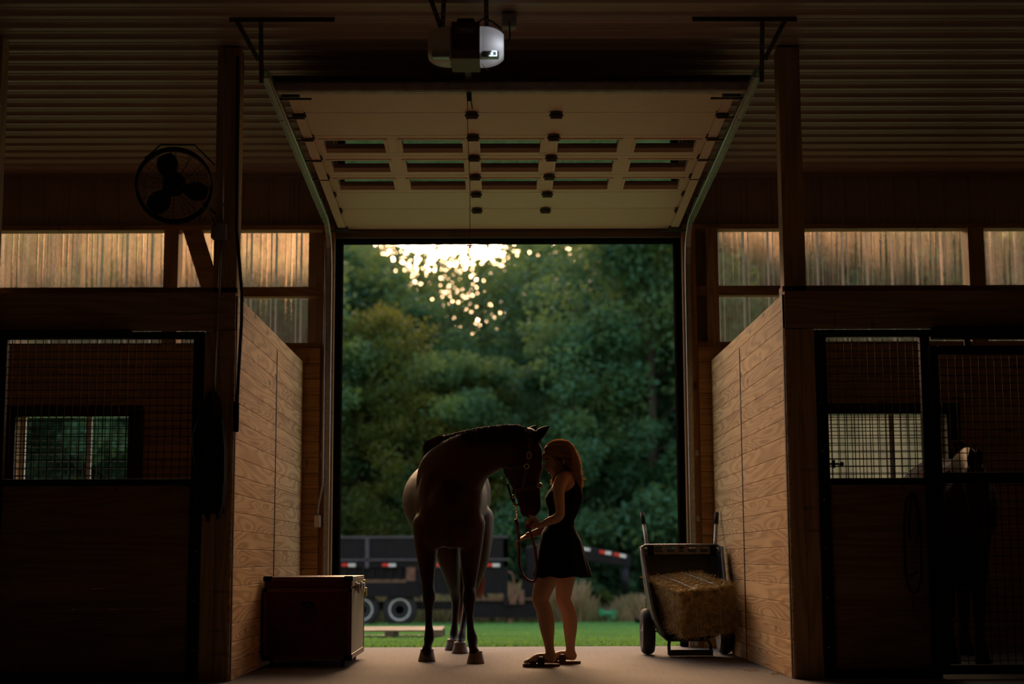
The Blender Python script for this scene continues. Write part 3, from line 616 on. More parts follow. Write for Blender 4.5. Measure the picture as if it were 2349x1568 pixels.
# ------------------------------------------------------------------ electrics
t = thing('conduit', 'thin steel conduit with outlet box running down the left post', 'conduit', at(507, 900, 10.33))
MB().tube([at(517, 105, 10.40), at(513, 300, 10.40), at(511, 520, 10.40)], .008, 10).build('pipe', 'conduit_steel', t, smooth=True); m = MB(); m.tube([at(508, 548, 10.40), at(506, 600, 10.33), at(500, 720, 10.33), at(492, 905, 10.33)], .008, 10); m.build('pipe', 'conduit_steel', t, smooth=True)
c = at(503, 531, 10.37); MB().box(c.x-.05, c.x+.05, 10.33, 10.42, c.z-.05, c.z+.05).build('junction_box', 'box_grey', t, bevel=.004)
for q in ((515, 470, 10.4), (507, 681, 10.34), (501, 831, 10.34)): p = at(*q); MB().box(p.x-.012, p.x+.016, p.y-.012, p.y, p.z-.008, p.z+.008).build('pipe_clamp', 'galvanized', t)
t = thing('hanging_cable', 'black cable hanging along the left post down to a hand controller', 'cable', at(546, 990, 10.3))
MB().tube([at(545, 130, 10.40), at(545, 300, 10.4), at(543, 530, 10.38), at(548, 590, 10.32), at(555, 670, 10.28), at(554, 740, 10.28), at(547, 860, 10.3), at(544, 925, 10.32)], .011, 8).build('cable', 'rubber', t, smooth=True)
c = at(542, 956, 10.32); MB().box(c.x-.018, c.x+.018, 10.29, 10.33, c.z-.10, c.z+.10).build('hand_controller', 'black_trim', t, bevel=.008)
t = thing('wall_outlet', 'beige outlet at the end of a cable on the boards left of the doorway', 'outlet', at(728, 1195, 13.9))
c = at(728, 1195, 13.9); MB().box(c.x-.026, c.x+.026, 13.87, 13.93, c.z-.052, c.z+.052).build('cover_plate', 'outlet_beige', t, bevel=.004)
MB().tube([at(748, 552, 13.95), at(744, 760, 13.93), at(741, 1000, 13.91), at(740, 1110, 13.91), at(735, 1135, 13.91), at(730, 1160, 13.9), at(729, 1182, 13.9)], .009, 8).build('cable', 'conduit_steel', t, smooth=True)
MB().tube([at(758, 800, 13.985), at(757, 900, 13.985), at(755, 1050, 13.985), at(752, 1180, 13.985), at(753, 1270, 13.985), at(748, 1330, 13.985)], .003, 6).build('sensor_wire', 'cord_dark_red', label='thin dark wire stapled down the left door jamb', cat='wire', loc=at(755, 1050, 13.98))
MB().tube([at(1576, 640, 13.985), at(1578, 800, 13.985), at(1580, 1000, 13.985), at(1585, 1180, 13.985), at(1583, 1245, 13.985)], .003, 6).build('sensor_wire', 'cord_dark_red', label='thin dark wire stapled down the right door jamb', cat='wire', loc=at(1578, 1000, 13.98))
# ------------------------------------------------------------------ fan
c = at(400, 427, 10.05); t = thing('wall_fan', 'round black metal fan mounted high on the left post', 'fan', c)
ax = Vector((.22, -.85, -.42)).normalized(); u = ax.orthogonal().normalized(); u = (Vector((0, 0, 1))-ax*ax.z).normalized(); w = ax.cross(u)
def ring(cc, r, n=48): return [cc+(u*math.cos(a*2*math.pi/n)+w*math.sin(a*2*math.pi/n))*r for a in range(n)]
R_ = .243
m = MB(); m.tube(ring(c+ax*.03, R_), .008, 8, True); m.tube(ring(c-ax*.05, R_), .010, 8, True)
m.add([p for i in range(48) for p in (ring(c+ax*.03, R_)[i], ring(c-ax*.05, R_)[i])], [(2*i, 2*i+1, (2*i+3) % 96, (2*i+2) % 96) for i in range(48)])
m.build('housing_ring', 'black_steel', t, smooth=True)
m = MB()
for k in range(1, 17): m.tube(ring(c+ax*(.03+.035*(1-(k/17)**2)), R_*k/17, 40), .0011, 4, True)
for k in range(16): a = k*math.pi/8; d = u*math.cos(a)+w*math.sin(a); m.tube([c+ax*.066+d*.03, c+ax*.056+d*.15, c+ax*.03+d*R_], .0016, 5)
m.build('front_guard', 'black_steel', t)
m = MB()
for k in range(1, 9): m.tube(ring(c-ax*.075, R_*k/9, 40), .0011, 4, True)
for k in range(12): a = k*math.pi/6; d = u*math.cos(a)+w*math.sin(a); m.tube([c-ax*.085+d*.03, c-ax*.08+d*.15, c-ax*.05+d*R_], .0018, 5)
m.build('rear_guard', 'black_steel', t)
for k in range(3):
    a0 = .35+k*2*math.pi/3; vs = []; n = 9
    for i in range(n):
        rr = .035+.185*i/(n-1); wd_ = .25+.62*math.sin(math.pi*min(1, (i+1)/(n+.6)))
        for j in range(7):
            q = (j/6-.5); a = a0+q*wd_*1.25*(1-.15*i/n); vs.append(c+(u*math.cos(a)+w*math.sin(a))*rr+ax*(q*.055))
    MB().add(vs, [(i*7+j, i*7+j+1, i*7+j+8, i*7+j+7) for i in range(n-1) for j in range(6)]).build('blade', 'black_steel', t, smooth=True).modifiers.new('s', 'SOLIDIFY').thickness = .002
MB().lathe([(.001, .045), (.04, .04), (.045, .02), (.045, -.02), (.075, -.03), (.075, -.13), (.06, -.15), (.001, -.152)], c, ax, 24).build('motor', 'black_steel', t, smooth=True)
m = MB(); m.tube([c-w*R_*1.03, at(370, 331, 10.1), at(448, 331, 10.15), at(490, 378, 10.35)] if False else [at(335, 362, 10.02), at(369, 332, 10.1), at(446, 332, 10.2), at(492, 378, 10.42)], .006, 6)
m.ball(at(337, 363, 10.03), .018, 10); m.build('mounting_bracket', 'black_steel', t); m = MB(); m.tube([at(474, 470, 10.1), at(484, 480, 10.3), at(492, 490, 10.43)], .010, 8); m.ball(at(472, 472, 10.06), .022, 10); m.build('mounting_bracket', 'black_steel', t)
m = MB(); m.tube([at(478, 468, 10.15), at(487, 500, 10.3), at(497, 522, 10.34)], .004, 6); m.tube([at(461, 497, 10.1), at(455, 505, 10.1), at(467, 506, 10.1), at(472, 497, 10.12)], .004, 6); m.build('power_cord', 'rubber', t)
# ------------------------------------------------------------------ outside
def gz(y): return -.03-.030*max(0, y-14.3)
m = MB(); ys = [14.27, 14.6, 18, 24, 36, 45, 60, 90]
for a, b in zip(ys[:-1], ys[1:]): m.add([(-45, a, gz(a)), (45, a, gz(a)), (45, b, gz(b)), (-45, b, gz(b))], [(0, 1, 2, 3)])
struct(m, 'ground', 'lawn_soil')
def blades(n, y0, y1, h0, h1, w, xs=.16, x0=None):
    Y = y0+(y1-y0)*RNG.rand(n)**1.2; X = (RNG.rand(n)*2-1)*(Y*xs)+.05*0
    if x0 is not None: X = x0[0]+(x0[1]-x0[0])*RNG.rand(n)
    Z = -.03-.03*np.maximum(0, Y-14.3); h = h0+(h1-h0)*RNG.rand(n)**(1 if h1 < .2 else 1.7)*(1 if h1 < .2 else (.65+.35*np.sin(X*1.7)+.25*np.sin(X*4.1+1))); lean = RNG.normal(size=(n, 2))*.3
    a = RNG.rand(n)*6.28; V = np.stack([lean[:, 0]*h, lean[:, 1]*h, h], 1)*.5; U = np.stack([np.cos(a), np.sin(a), a*0], 1)*(w*(.6+.8*RNG.rand(n)))[:, None]
    return quads('blades', np.stack([X, Y, Z], 1)+V, U, V)
MB().build('lawn_grass', 'grass_blade', me=blades(60000, 14.35, 37, .02, .055, .008), label='short green grass of the lawn outside the doorway', cat='grass', kind='stuff', loc=(0, 14.4, 0), fixn=False)
weeds = blades(30000, 36.2, 43, .15, 1.0, .018)
MB().build('tall_dry_grass', 'dry_weed', me=weeds, label='tall brown dry grass and weeds at the edge of the lawn', cat='weeds', kind='stuff', loc=(0, 37, 0), fixn=False)
# trees
def tree_mesh(seed, h, r, n, leaf, mat, low=.12, sparse=0, airy=1.0):
    """trunk with boughs; leaves gathered in clumps around the bough ends"""
    rs = np.random.RandomState(seed); t = MB(); top = h*.93
    lean = rs.normal(size=2)*.03*h; pts = [(lean[0]*k*k, lean[1]*k*k, top*k) for k in (0, .2, .4, .6, .8, 1)]
    t.tube(pts, [h*.016*(1-.8*k)+.02 for k in (0, .2, .4, .6, .8, 1)], 8); cl = []
    nb = 26
    for i in range(nb):
        k = low+(1-low)*(i+.5)/nb; z = top*k; a = i*2.4+rs.rand(); L = r*(math.sin(min(1, (1-k)*1.5+.22)*math.pi*.5))*(.65+.5*rs.rand())
        b = np.array([lean[0]*k*k, lean[1]*k*k, z]); e = b+np.array([math.cos(a)*L, math.sin(a)*L, L*(.15+.35*rs.rand())])
        t.tube([tuple(b), tuple((b+e)/2+np.array([0, 0, .08*L])), tuple(e)], [.035*h/10+.012, .022, .008], 5)
        for q in (.45, .75, 1.0):
            for _ in range(2): cl.append((b+(e-b)*q+rs.normal(size=3)*.28, .42+.38*rs.rand()))
    cl = [c for c in cl if rs.rand() > sparse]; P = []
    per = n//len(cl)
    for c, s_ in cl:
        d = rs.normal(size=(per, 3)); d /= np.linalg.norm(d, axis=1)[:, None]; P.append(c+d*(rs.rand(per)**.45)[:, None]*s_*airy*np.array([1.25, 1.25, .8]))
    P = np.concatenate(P); n = len(P); a = rs.normal(size=(n, 3)); a /= np.linalg.norm(a, axis=1)[:, None]; b = np.cross(a, rs.normal(size=(n, 3))); b /= np.linalg.norm(b, axis=1)[:, None]
    s_ = leaf*(.6+.8*rs.rand(n))[:, None]
    return t, quads('foliage', P, a*s_, b*s_*.6)
def make_tree(seed, h, r, n, leaf, mat, label, cat, group, name='tree', **k):
    t = thing(name, label, cat, (0, 0, 0), group); tr, fo = tree_mesh(seed, h, r, n, leaf, mat, **k)
    tr.build('trunk', 'bark', t, smooth=True); MB().build('foliage', mat, t, me=fo, fixn=False); return t
LT = 'leafy green woodland tree standing in the thick row beyond the lawn'
T = [make_tree(11+i, hh, rr, nn, .056, 'leaves', LT, 'tree', 'woodland trees beyond the lawn', sparse=sp) for i, (hh, rr, nn, sp) in enumerate(((10, 2.6, 34000, 0), (10, 2.3, 30000, .12), (10, 2.9, 36000, .08)))]
LB = 'low leafy shrub filling the edge of the woods behind the trailer'
Bs = [make_tree(31+i, 10, 5.2, 16000, .17, 'leaves', LB, 'shrub', 'shrubs at the edge of the woods', 'shrub', low=.04) for i in range(2)]
T.append(make_tree(44, 10, 3.0, 7500, .05, 'leaves', LT, 'tree', 'woodland trees beyond the lawn', sparse=.2, airy=1.5))
YG = 'tree with yellow-green backlit leaves below the bright gap in the canopy'
def place(o, x, y, s, rz, sz=1, label=None, group=None, first=set()):
    if o.name not in first: first.add(o.name); c = o
    else: c = dup(o)
    c.location = (x, y, gz(y)-.05); c.rotation_euler = (0, 0, rz); c.scale = (s, s, s*sz)
    if label: c['label'] = label
    if group: c['group'] = group
    return c
rt = random.Random(5)
def canopy(x, y):
    """tree height so that the bright gap stays open in the middle"""
    e = x/y*50      # where it stands seen from the barn, brought to 50 m
    if -2.0 < e < .3: z50 = 7.9
    elif -5.4 < e <= -2.0: z50 = 9.2
    elif e <= -5.4: z50 = 11.8
    elif e < 1.4: z50 = 8.7
    elif e < 3.7: z50 = 9.9
    elif e > 5.6 and e < 8: z50 = 11.8
    else: z50 = 13.3
    return CH+(z50-CH)*y/50-gz(y)
k = 0
for y, step, xm in ((44.5, 2.7, 15.5), (50, 2.6, 17), (56.5, 2.7, 19), (64, 3.0, 21)):
    x = -xm+rt.random()
    while x < xm:
        yy = y+rt.uniform(-1.2, 1.2); hgt = canopy(x, yy)*rt.uniform(.93, 1.05)*(.93 if y < 46 else 1.0)
        place(T[k % 3], x, yy, hgt/10, rt.random()*6.28); x += step*rt.uniform(.8, 1.2); k += 1
for e, z50, y in ((-5.6, 12.6, 52), (-4.3, 12.2, 57), (-3.0, 11.9, 54), (-1.9, 11.2, 60), (-.2, 11.0, 55), (.8, 12.2, 59), (1.9, 12.6, 56), (3.0, 12.4, 54), (4.1, 13.2, 58), (-1.2, 9.4, 52), (-3.9, 11.0, 51), (1.4, 10.8, 51)):
    place(T[3], e*y/50, y, (CH+(z50-CH)*y/50-gz(y))/10, rt.random()*6.28)
YT = make_tree(52, 10, 2.6, 26000, .052, 'leaves_bright', YG, 'tree', 'yellow-green trees below the canopy gap', sparse=.1)
for e, z50, y in ((-3.9, 9.2, 43.6), (-1.3, 7.2, 43.9), (-2.7, 6.4, 42.6), (-4.9, 6.8, 43.2)): place(YT, e*y/50, y, (CH+(z50-CH)*y/50-gz(y))/10, rt.random()*6.28)
for y, step, xm, hb in ((42.8, 1.35, 14, .28), (46.5, 1.5, 15, .40), (53, 1.8, 18, .46)):
    x = -xm
    while x < xm:
        place(Bs[k % 2], x, y+rt.uniform(-.6, .6), hb*rt.uniform(.75, 1.2), rt.random()*6.28, rt.uniform(.8, 1.1)); x += step*rt.uniform(.8, 1.2); k += 1
# ------------------------------------------------------------------ trailer
TY = 33.5; t = thing('dump_trailer', 'black gooseneck dump trailer with red and white reflective tape parked on the grass', 'trailer', at(1000, 1425, TY))
def X(px, py, y=TY): return at(px, py, y).x
def Z(px, py, y=TY): return at(px, py, y).z
def pb(m, x0, x1, y0, y1, d0=0, d1=.05, Y=TY):
    a = at(x0, y1, Y); b = at(x1, y0, Y); return m.box(a.x, b.x, Y+d0, Y+d1, a.z, b.z)
m = MB(); pb(m, 560, 1165, 1232, 1302, 0, .05); pb(m, 560, 1165, 1236, 1302, 2.1, 2.15); pb(m, 1155, 1165, 1236, 1390, 0, 2.15); m.build('bed_side', 'trailer_paint', t)
m = MB(); pb(m, 560, 1165, 1228, 1235, -.04, .09); pb(m, 560, 1165, 1280, 1287, -.05, .06)
for x in (640, 838, 1000): pb(m, x, x+9, 1232, 1302, -.05, .02)
m.build('bed_rib', 'mauve_edge', t)
m = MB(); pb(m, 930, 1165, 1302, 1362, .02, .10); pb(m, 560, 935, 1298, 1330, .1, .2); 
for x in range(600, 930, 21): pb(m, x, x+5, 1300, 1330, .02, .1)
m.build('lower_side', 'trailer_paint', t)
m = MB(); pb(m, 560, 925, 1330, 1336, -.1, .1); pb(m, 932, 952, 1300, 1332, 0, .08); m.build('rub_rail', 'rust', t)
pc = MB(); P_ = [at(a, b, TY-.25) for a, b in ((760, 1336), (952, 1336), (966, 1352), (966, 1368), (760, 1368))]; pc.prism(P_, (0, .35, 0)); pc.build('fender', 'trailer_paint', t)
m = MB(); pb(m, 700, 1220, 1378, 1400, .2, .45); pb(m, 1080, 1232, 1385, 1417, .1, .3); m.build('frame_beam', 'trailer_paint', t)
m = MB(); pb(m, 1060, 1230, 1372, 1376, .1, .4); m.build('frame_edge', 'rust', t)
for cx_, cy_ in ((918, 1397), (832, 1397)):
    c = at(cx_, cy_, TY); w_ = MB(); w_.lathe([(.20, -.02), (.30, -.03), (.345, -.01), (.36, .03), (.36, .17), (.33, .21), (.2, .22)], (c.x, TY-.14, c.z), (0, 1, 0), 40); o = w_.build('wheel', 'rubber', t, smooth=True)
    r_ = MB(); r_.lathe([(.05, -.01), (.09, -.01), (.10, .02), (.17, .03), (.19, 0), (.225, -.03), (.228, .02)], (c.x, TY-.15, c.z), (0, 1, 0), 40); o2 = r_.build('rim', 'wheel_silver', o, smooth=True)
    r_ = MB().lathe([(.02, 0), (.045, .0)], (c.x, TY-.16, c.z), (0, 1, 0), 20); r_.build('wheel_hub', 'rust', o)
    # tyre bottom meets the sloping grass
for x in (785, 877, 994, 1115):
    m = MB(); pb(m, x, x+15, 1292, 1298, -.07, -.055); m.build('red_tape', 'tape_red', t); m = MB(); pb(m, x+15, x+31, 1292, 1299, -.07, -.055); m.build('white_tape', 'tape_white', t)
GY = TY+1.0
P_ = [at(a, b, GY) for a, b in ((1205, 1256), (1235, 1246), (1340, 1252), (1447, 1272), (1447, 1301), (1340, 1285), (1262, 1282), (1240, 1300), (1236, 1378), (1210, 1392))]
MB().prism(P_, (0, .14, 0)).build('gooseneck', 'trailer_paint', t, bevel=.02)
MB().prism([at(a, b, GY-.02) for a, b in ((1200, 1330), (1216, 1330), (1232, 1378), (1180, 1400), (1180, 1392))], (0, .1, 0)).build('gusset', 'trailer_paint', t)
m = MB(); p = at(1434, 1300, GY); q = at(1434, 1362, GY); m.tube([(p.x, GY+.07, p.z), (q.x, GY+.07, q.z)], .085, 14); m.build('coupler_post', 'trailer_paint', t, smooth=True)
for (x0, y0, x1, tp) in ((1375, 1264, 1402, 4), (1408, 1270, 1436, 5)):
    for mat_, a, b in (('tape_red', 0, .5), ('tape_white', .5, 1)):
        xa, xb = x0+(x1-x0)*a, x0+(x1-x0)*b; ya, yb = y0+tp*a, y0+tp*b
        MB().prism([at(xa, ya-3, GY-.03), at(xb, yb-3, GY-.03), at(xb, yb+4, GY-.03), at(xa, ya+4, GY-.03)], (0, .02, 0)).build('red_tape' if a == 0 else 'white_tape', mat_, t)
MB().prism([at(1338, 1255, GY-.03), at(1354, 1257, GY-.03), at(1354, 1263, GY-.03), at(1338, 1261, GY-.03)], (0, .02, 0)).build('white_tape', 'tape_white', t)
m = MB(); p = at(1170, 1410, TY+.2); q = at(1170, 1440, TY+.2); m.box(p.x-.05, p.x+.05, TY+.15, TY+.25, q.z, p.z); m.box(p.x-.11, p.x+.11, TY+.1, TY+.3, gz(TY)-.0, q.z+.03); m.build('jack_stand', 'rust', t)
m = MB(); p = at(1175, 1340, TY); q = at(1180, 1385, TY); m.box(p.x-.06, p.x+.09, TY, TY+.12, q.z, p.z); p = at(1196, 1352, TY); m.box(p.x-.05, p.x+.06, TY, TY+.1, q.z, p.z); m.tube([at(1166, 1312, TY), at(1172, 1312, TY), at(1177, 1320, TY), at(1179, 1342, TY)], .02, 8); m.build('winch_post', 'rust', t)
# pallet
py_ = 18.4; a = at(830, 1462, py_); b = at(1014, 1462, py_); g = gz(py_); t = thing('wooden_pallet', 'weathered wooden pallet lying on the grass in front of the trailer', 'pallet', ((a.x+b.x)/2, py_, g))
PL, PR = a.x-.30, b.x
for i in range(7):
    y = py_+i*.155; MB().box(PL, PR, y, y+.09, g+.105, g+.122).build('deck_board', 'pallet_wood', t)
for y in (py_, py_+.50, py_+.98): MB().box(PL, PR, y, y+.09, g+.0, g+.016).build('bottom_board', 'pallet_wood', t)
for x in (PL, (PL+PR)/2-.05, PR-.10):
    for y in (py_, py_+.5, py_+.98): MB().box(x, x+.10, y+.002, y+.088, g+.016, g+.105).build('block', 'pallet_wood', t)
# green implement in the weeds
c = at(1390, 1405, 36.2); t = thing('green_sprinkler', 'small bright green metal implement lying in the dry weeds', 'garden tool', (c.x, 36.2, c.z-.2))
m = MB(); m.tube([at(1383, 1406, 36.2), at(1408, 1407, 36.2)], .05, 10); m.build('bar', 'green_paint', t); m = MB(); p = at(1409, 1407, 36.2); m.box(p.x-.06, p.x+.05, 36.15, 36.25, p.z-.12, p.z+.08); m.tube([at(1379, 1412, 36.2), at(1379, 1396, 36.2)], .05, 10); m.build('end_plate', 'green_paint', t)
MB().tube([at(1396, 1409, 36.22), at(1396, 1440, 36.22)], .03, 8).build('stake', 'green_paint', t)
c = at(1470, 1426, 33); MB().box(c.x-.10, c.x+.12, 33, 33.25, gz(33), c.z+.05).build('feed_tub', 'black_trim', label='small dark tub on the grass just left of the cart', cat='tub', loc=(c.x, 33.1, gz(33)), bevel=.03)
# ------------------------------------------------------------------ tack chest
t = thing('tack_chest', 'tall dark red tack chest on casters left of the horse', 'chest', (-1.40, 12.2, 0))
x0, x1, y0, y1, z0, z1 = -1.728, -1.080, 11.63, 12.72, .055, .655
MB().box(x0+.012, x1-.012, y0+.012, y1-.012, z0+.01, .575).build('body', 'cherry_panel', t)
MB().box(x1-.012, x1-.004, y0+.03, y1-.03, z0+.03, .565).build('side_panel', 'chest_side', t)
MB().box(x0+.006, x1-.004, y0+.006, y1-.006, .578, z1).build('lid', 'cherry_panel', t, bevel=.006)
MB().box(x1-.005, x1, y0+.03, y1-.03, .585, z1-.012).build('lid_side_panel', 'chest_side', t)
m = MB()
for (a, b, c_, d, e, f) in ((x0, x0+.03, y0, y0+.03, z0, .575), (x1-.03, x1, y0, y0+.03, z0, .575), (x1-.03, x1, y1-.03, y1, z0, z1), (x0, x1, y0, y0+.012, z0, z0+.035), (x1-.012, x1, y0, y1, z0, z0+.04), (x0, x1, y0, y0+.01, .54, .575), (x0, x1, y0, y0+.01, z1-.03, z1)): m.box(a, b, c_, d, e, f)
m.build('edge_trim', 'chest_trim', t, bevel=.003)
for x in (x0, x1-.055):
    for z in (z0-.004, z1-.033): MB().box(x-.003, x+.058, y0-.004, y0+.05, z, z+.038).build('corner_guard', 'black_trim', t, bevel=.006)
c = at(706, 1397, y0); m = MB(); m.box(c.x-.045, c.x+.045, y0-.010, y0, c.z+.01, c.z+.055); m.build('handle_plate', 'black_trim', t, bevel=.004)
MB().tube([(c.x+.042*math.cos(a)*(1.0), y0-.018, c.z-.03+.062*math.sin(a)) for a in [i*math.pi/8 for i in range(16)]], .009, 8, True).build('handle', 'rubber', t, smooth=True)
for yy in (11.95, 12.40):
    m = MB(); m.box(x1, x1+.012, yy-.04, yy+.04, .545, .61); m.box(x1+.01, x1+.03, yy-.015, yy+.015, .53, .60); m.build('latch', 'chrome', t, bevel=.003)
m = MB(); m.box(x1, x1+.014, 12.55, 12.66, .52, .62); m.box(x1+.012, x1+.03, 12.58, 12.63, .49, .56); m.build('lock_hasp', 'brass', t, bevel=.003)
for x in (x0+.06, x1-.07):
    for y in (y0+.06, y1-.08):
        m = MB(); m.lathe([(.012, -.012), (.027, -.011), (.027, .011), (.012, .012)], (x, y, .027), (1, .3, 0), 16); m.box(x-.016, x+.016, y-.015, y+.015, .045, .057); m.build('caster', 'rubber', t)
# ------------------------------------------------------------------ yard cart with a hay bale
t = thing('yard_cart', 'two-wheeled black plastic yard cart standing by the right partition', 'cart', (1.53, 12.95, 0))
lev = [(.125, .155, 12.86, 13.02), (.17, .21, 12.70, 13.06), (.30, .275, 12.60, 13.12), (.42, .300, 12.66, 13.18), (.62, .318, 12.88, 13.25), (.80, .33, 13.06, 13.31), (.86, .335, 13.12, 13.33)]
cxx = 1.52; m = MB()
def tub(e):
    vs = []
    for z, hw, yf, yb in lev:
        for (x, y) in ((-hw, yf), (-hw, (yf+yb)/2), (-hw*.97, yb-.03), (-hw*.8, yb), (0, yb+.01), (hw*.8, yb), (hw*.97, yb-.03), (hw, (yf+yb)/2), (hw, yf)):
            vs.append((cxx+x*(1+e), y+e*.5*(y-13), z))
    return vs
V1 = tub(0); n = len(lev); fs = [(i*9+k, i*9+k+1, (i+1)*9+k+1, (i+1)*9+k) for i in range(n-1) for k in range(8)]
m.add(V1, fs); m.add([V1[k] for k in range(9)], [tuple(range(9))])
o = m.build('tray', 'cart_plastic', t, smooth=False); sm = o.modifiers.new('s', 'SOLIDIFY'); sm.thickness = .012; sm.offset = 1
# rim lip around the open face and top panel with hand holes
L = [Vector(V1[i*9]) for i in range(n)]; R = [Vector(V1[i*9+8]) for i in range(n)]
MB().tube(L[1:]+[Vector((cxx-.30, 13.17, .885)), Vector((cxx+.30, 13.17, .885))]+R[:0:-1], .014, 8).build('rim', 'cart_rim', t, smooth=True)
m = MB(); hx = [-.335, -.24, -.14, -.04, .04, .14, .24, .335]
m.box(cxx-.325, cxx+.325, 13.17, 13.30, .872, .884); m.box(cxx-.325, cxx+.325, 13.15, 13.165, .812, .83)
for i in range(0, 8): m.box(cxx+hx[i]-.018+.0, cxx+hx[i]+.018, 13.15, 13.165, .826, .876)
m.build('top_lip', 'cart_rim', t, bevel=.004)
for a in (-.28, .24): MB().box(cxx+a, cxx+a+.05, 13.14, 13.15, .80, .885).build('handle_clamp', 'black_trim', t)
for s_, xe in ((-1, 1473), (1, 1644)):
    a = Vector((cxx+s_*.28, 13.35, .3)); b = at(1486 if s_ < 0 else 1640, 1262, 13.36); top = at(xe, 1176, 13.55); mid = b+(top-b)*.70
    MB().tube([a, b, mid], .0155, 10).build('handle', 'handle_grey', t, smooth=True); MB().tube([mid, top], .019, 12).build('grip', 'rubber', t, smooth=True)
for x in (1.215, 1.845):
    w_ = MB(); w_.lathe([(.06, -.035), (.13, -.045), (.165, -.05), (.182, -.03), (.186, 0), (.182, .03), (.165, .05), (.13, .045), (.06, .035)], (x, 13.02, .187), (1, 0, 0), 36); o = w_.build('wheel', 'rubber', t, smooth=True)
    r_ = MB(); r_.lathe([(.02, -.05), (.05, -.04), (.11, -.03), (.11, .03), (.05, .04), (.02, .05)], (x, 13.02, .187), (1, 0, 0), 24); r_.build('wheel_hub', 'cart_rim', o, smooth=True)
MB().tube([(1.16, 13.02, .187), (1.90, 13.02, .187)], .009, 10).build('axle', 'galvanized', t)
m = MB(); a = 1.365; b = 1.70; m.tube([(a+.02, 12.9, .14), (a, 12.80, .09), (a, 12.78, .012)], .013, 8); m.tube([(b-.02, 12.9, .14), (b, 12.80, .09), (b, 12.78, .012)], .013, 8); m.box(a-.005, b+.015, 12.76, 12.80, .004, .05); m.build('foot_stand', 'dark_steel', t)
def bale(t):
    pass
hb = thing('hay_bale', 'rectangular hay bale tied with pale blue twine tipped in the black cart', 'hay bale', (1.60, 12.55, .4))
bd = Vector((-.20, .70, .10)).normalized(); bw = Vector((1, .30, .10)); bw = (bw-bd*bw.dot(bd)).normalized(); M = Matrix((bw, bd, bw.cross(bd))).transposed()
sz = Vector((.44, .72, .34)); bc = at(1624, 1402, 12.36)+bd*.36; bm = bmesh.new(); bmesh.ops.create_cube(bm, size=1); bmesh.ops.subdivide_edges(bm, edges=bm.edges, cuts=24, use_grid_fill=True)
from mathutils import noise
for v in bm.verts:
    p = v.co.copy(); e = Vector([math.copysign(abs(k*2)**.94/2, k) for k in p]); n_ = noise.noise(p*9+Vector((3, 1, 7)))*.018+noise.noise(p*30)*.012
    rr = 1-.05*(abs(2*p.x)**6+0)*(abs(2*p.y)**6+abs(2*p.z)**6)*.7; q = Vector((e.x*sz.x, e.y*sz.y, e.z*sz.z))*rr; q += p.normalized()*n_
    for tx in (-.10, .10): q.z -= .012*math.exp(-((q.x-tx)/.015)**2)*(1 if p.z > 0 else -1); 
    v.co = bc+M@q
me = bpy.data.meshes.new('bale'); bm.to_mesh(me); bm.free(); MB().build('bale_body', 'hay', hb, me=me, smooth=True)
def straws(n, ln, rad, seed):
    rs = np.random.RandomState(seed); m = MB()
    for i in range(n):
        f = rs.choice(6, p=[.06, .14, .04, .32, .08, .36]); u, v = rs.rand(2)-.5
        loc = {0: (-.5, u, v), 1: (.5, u, v), 2: (u, .5, v), 3: (u, -.5, v), 4: (u, v, -.5), 5: (u, v, .5)}[f]; q = Vector([loc[k]*sz[k] for k in range(3)])
        if rs.rand() < .35: k = rs.randint(3); q[k] = math.copysign(sz[k]*.5, q[k]); 
        nrm2 = Vector([{0: (-1, 0, 0), 1: (1, 0, 0), 2: (0, 1, 0), 3: (0, -1, 0), 4: (0, 0, -1), 5: (0, 0, 1)}[f][k] for k in range(3)])
        d = Vector(rs.normal(size=3)); d = (d-nrm2*d.dot(nrm2)); d.x *= 1.3; d = (d.normalized()+nrm2*rs.uniform(-.05, .55)).normalized(); L_ = ln*(.4+rs.rand())
        q += nrm2*.006; b1 = d*L_*.5; c1 = Vector(rs.normal(size=3))*.010; w_ = d.cross(Vector(rs.normal(size=3))).normalized()*rad*(.6+.8*rs.rand())
        pts = [bc+M@k for k in (q-b1*.6-w_, q-b1*.6+w_, q+c1+w_, q+c1-w_, q+b1+w_*.6, q+b1-w_*.6)]
        m.add(pts, [(0, 1, 2, 3), (3, 2, 4, 5)])
    return m
straws(7500, .10, .0017, 3).build('loose_straw', 'straw', hb, kind='stuff', fixn=False)
for tx in (-.10, .10):
    q = [Vector((tx, -.372, -.15)), Vector((tx, -.374, .0)), Vector((tx, -.355, .186)), Vector((tx, 0, .193)), Vector((tx, .36, .186))]
    MB().tube([bc+M@k for k in q], .0036, 6).build('twine', 'twine', hb)
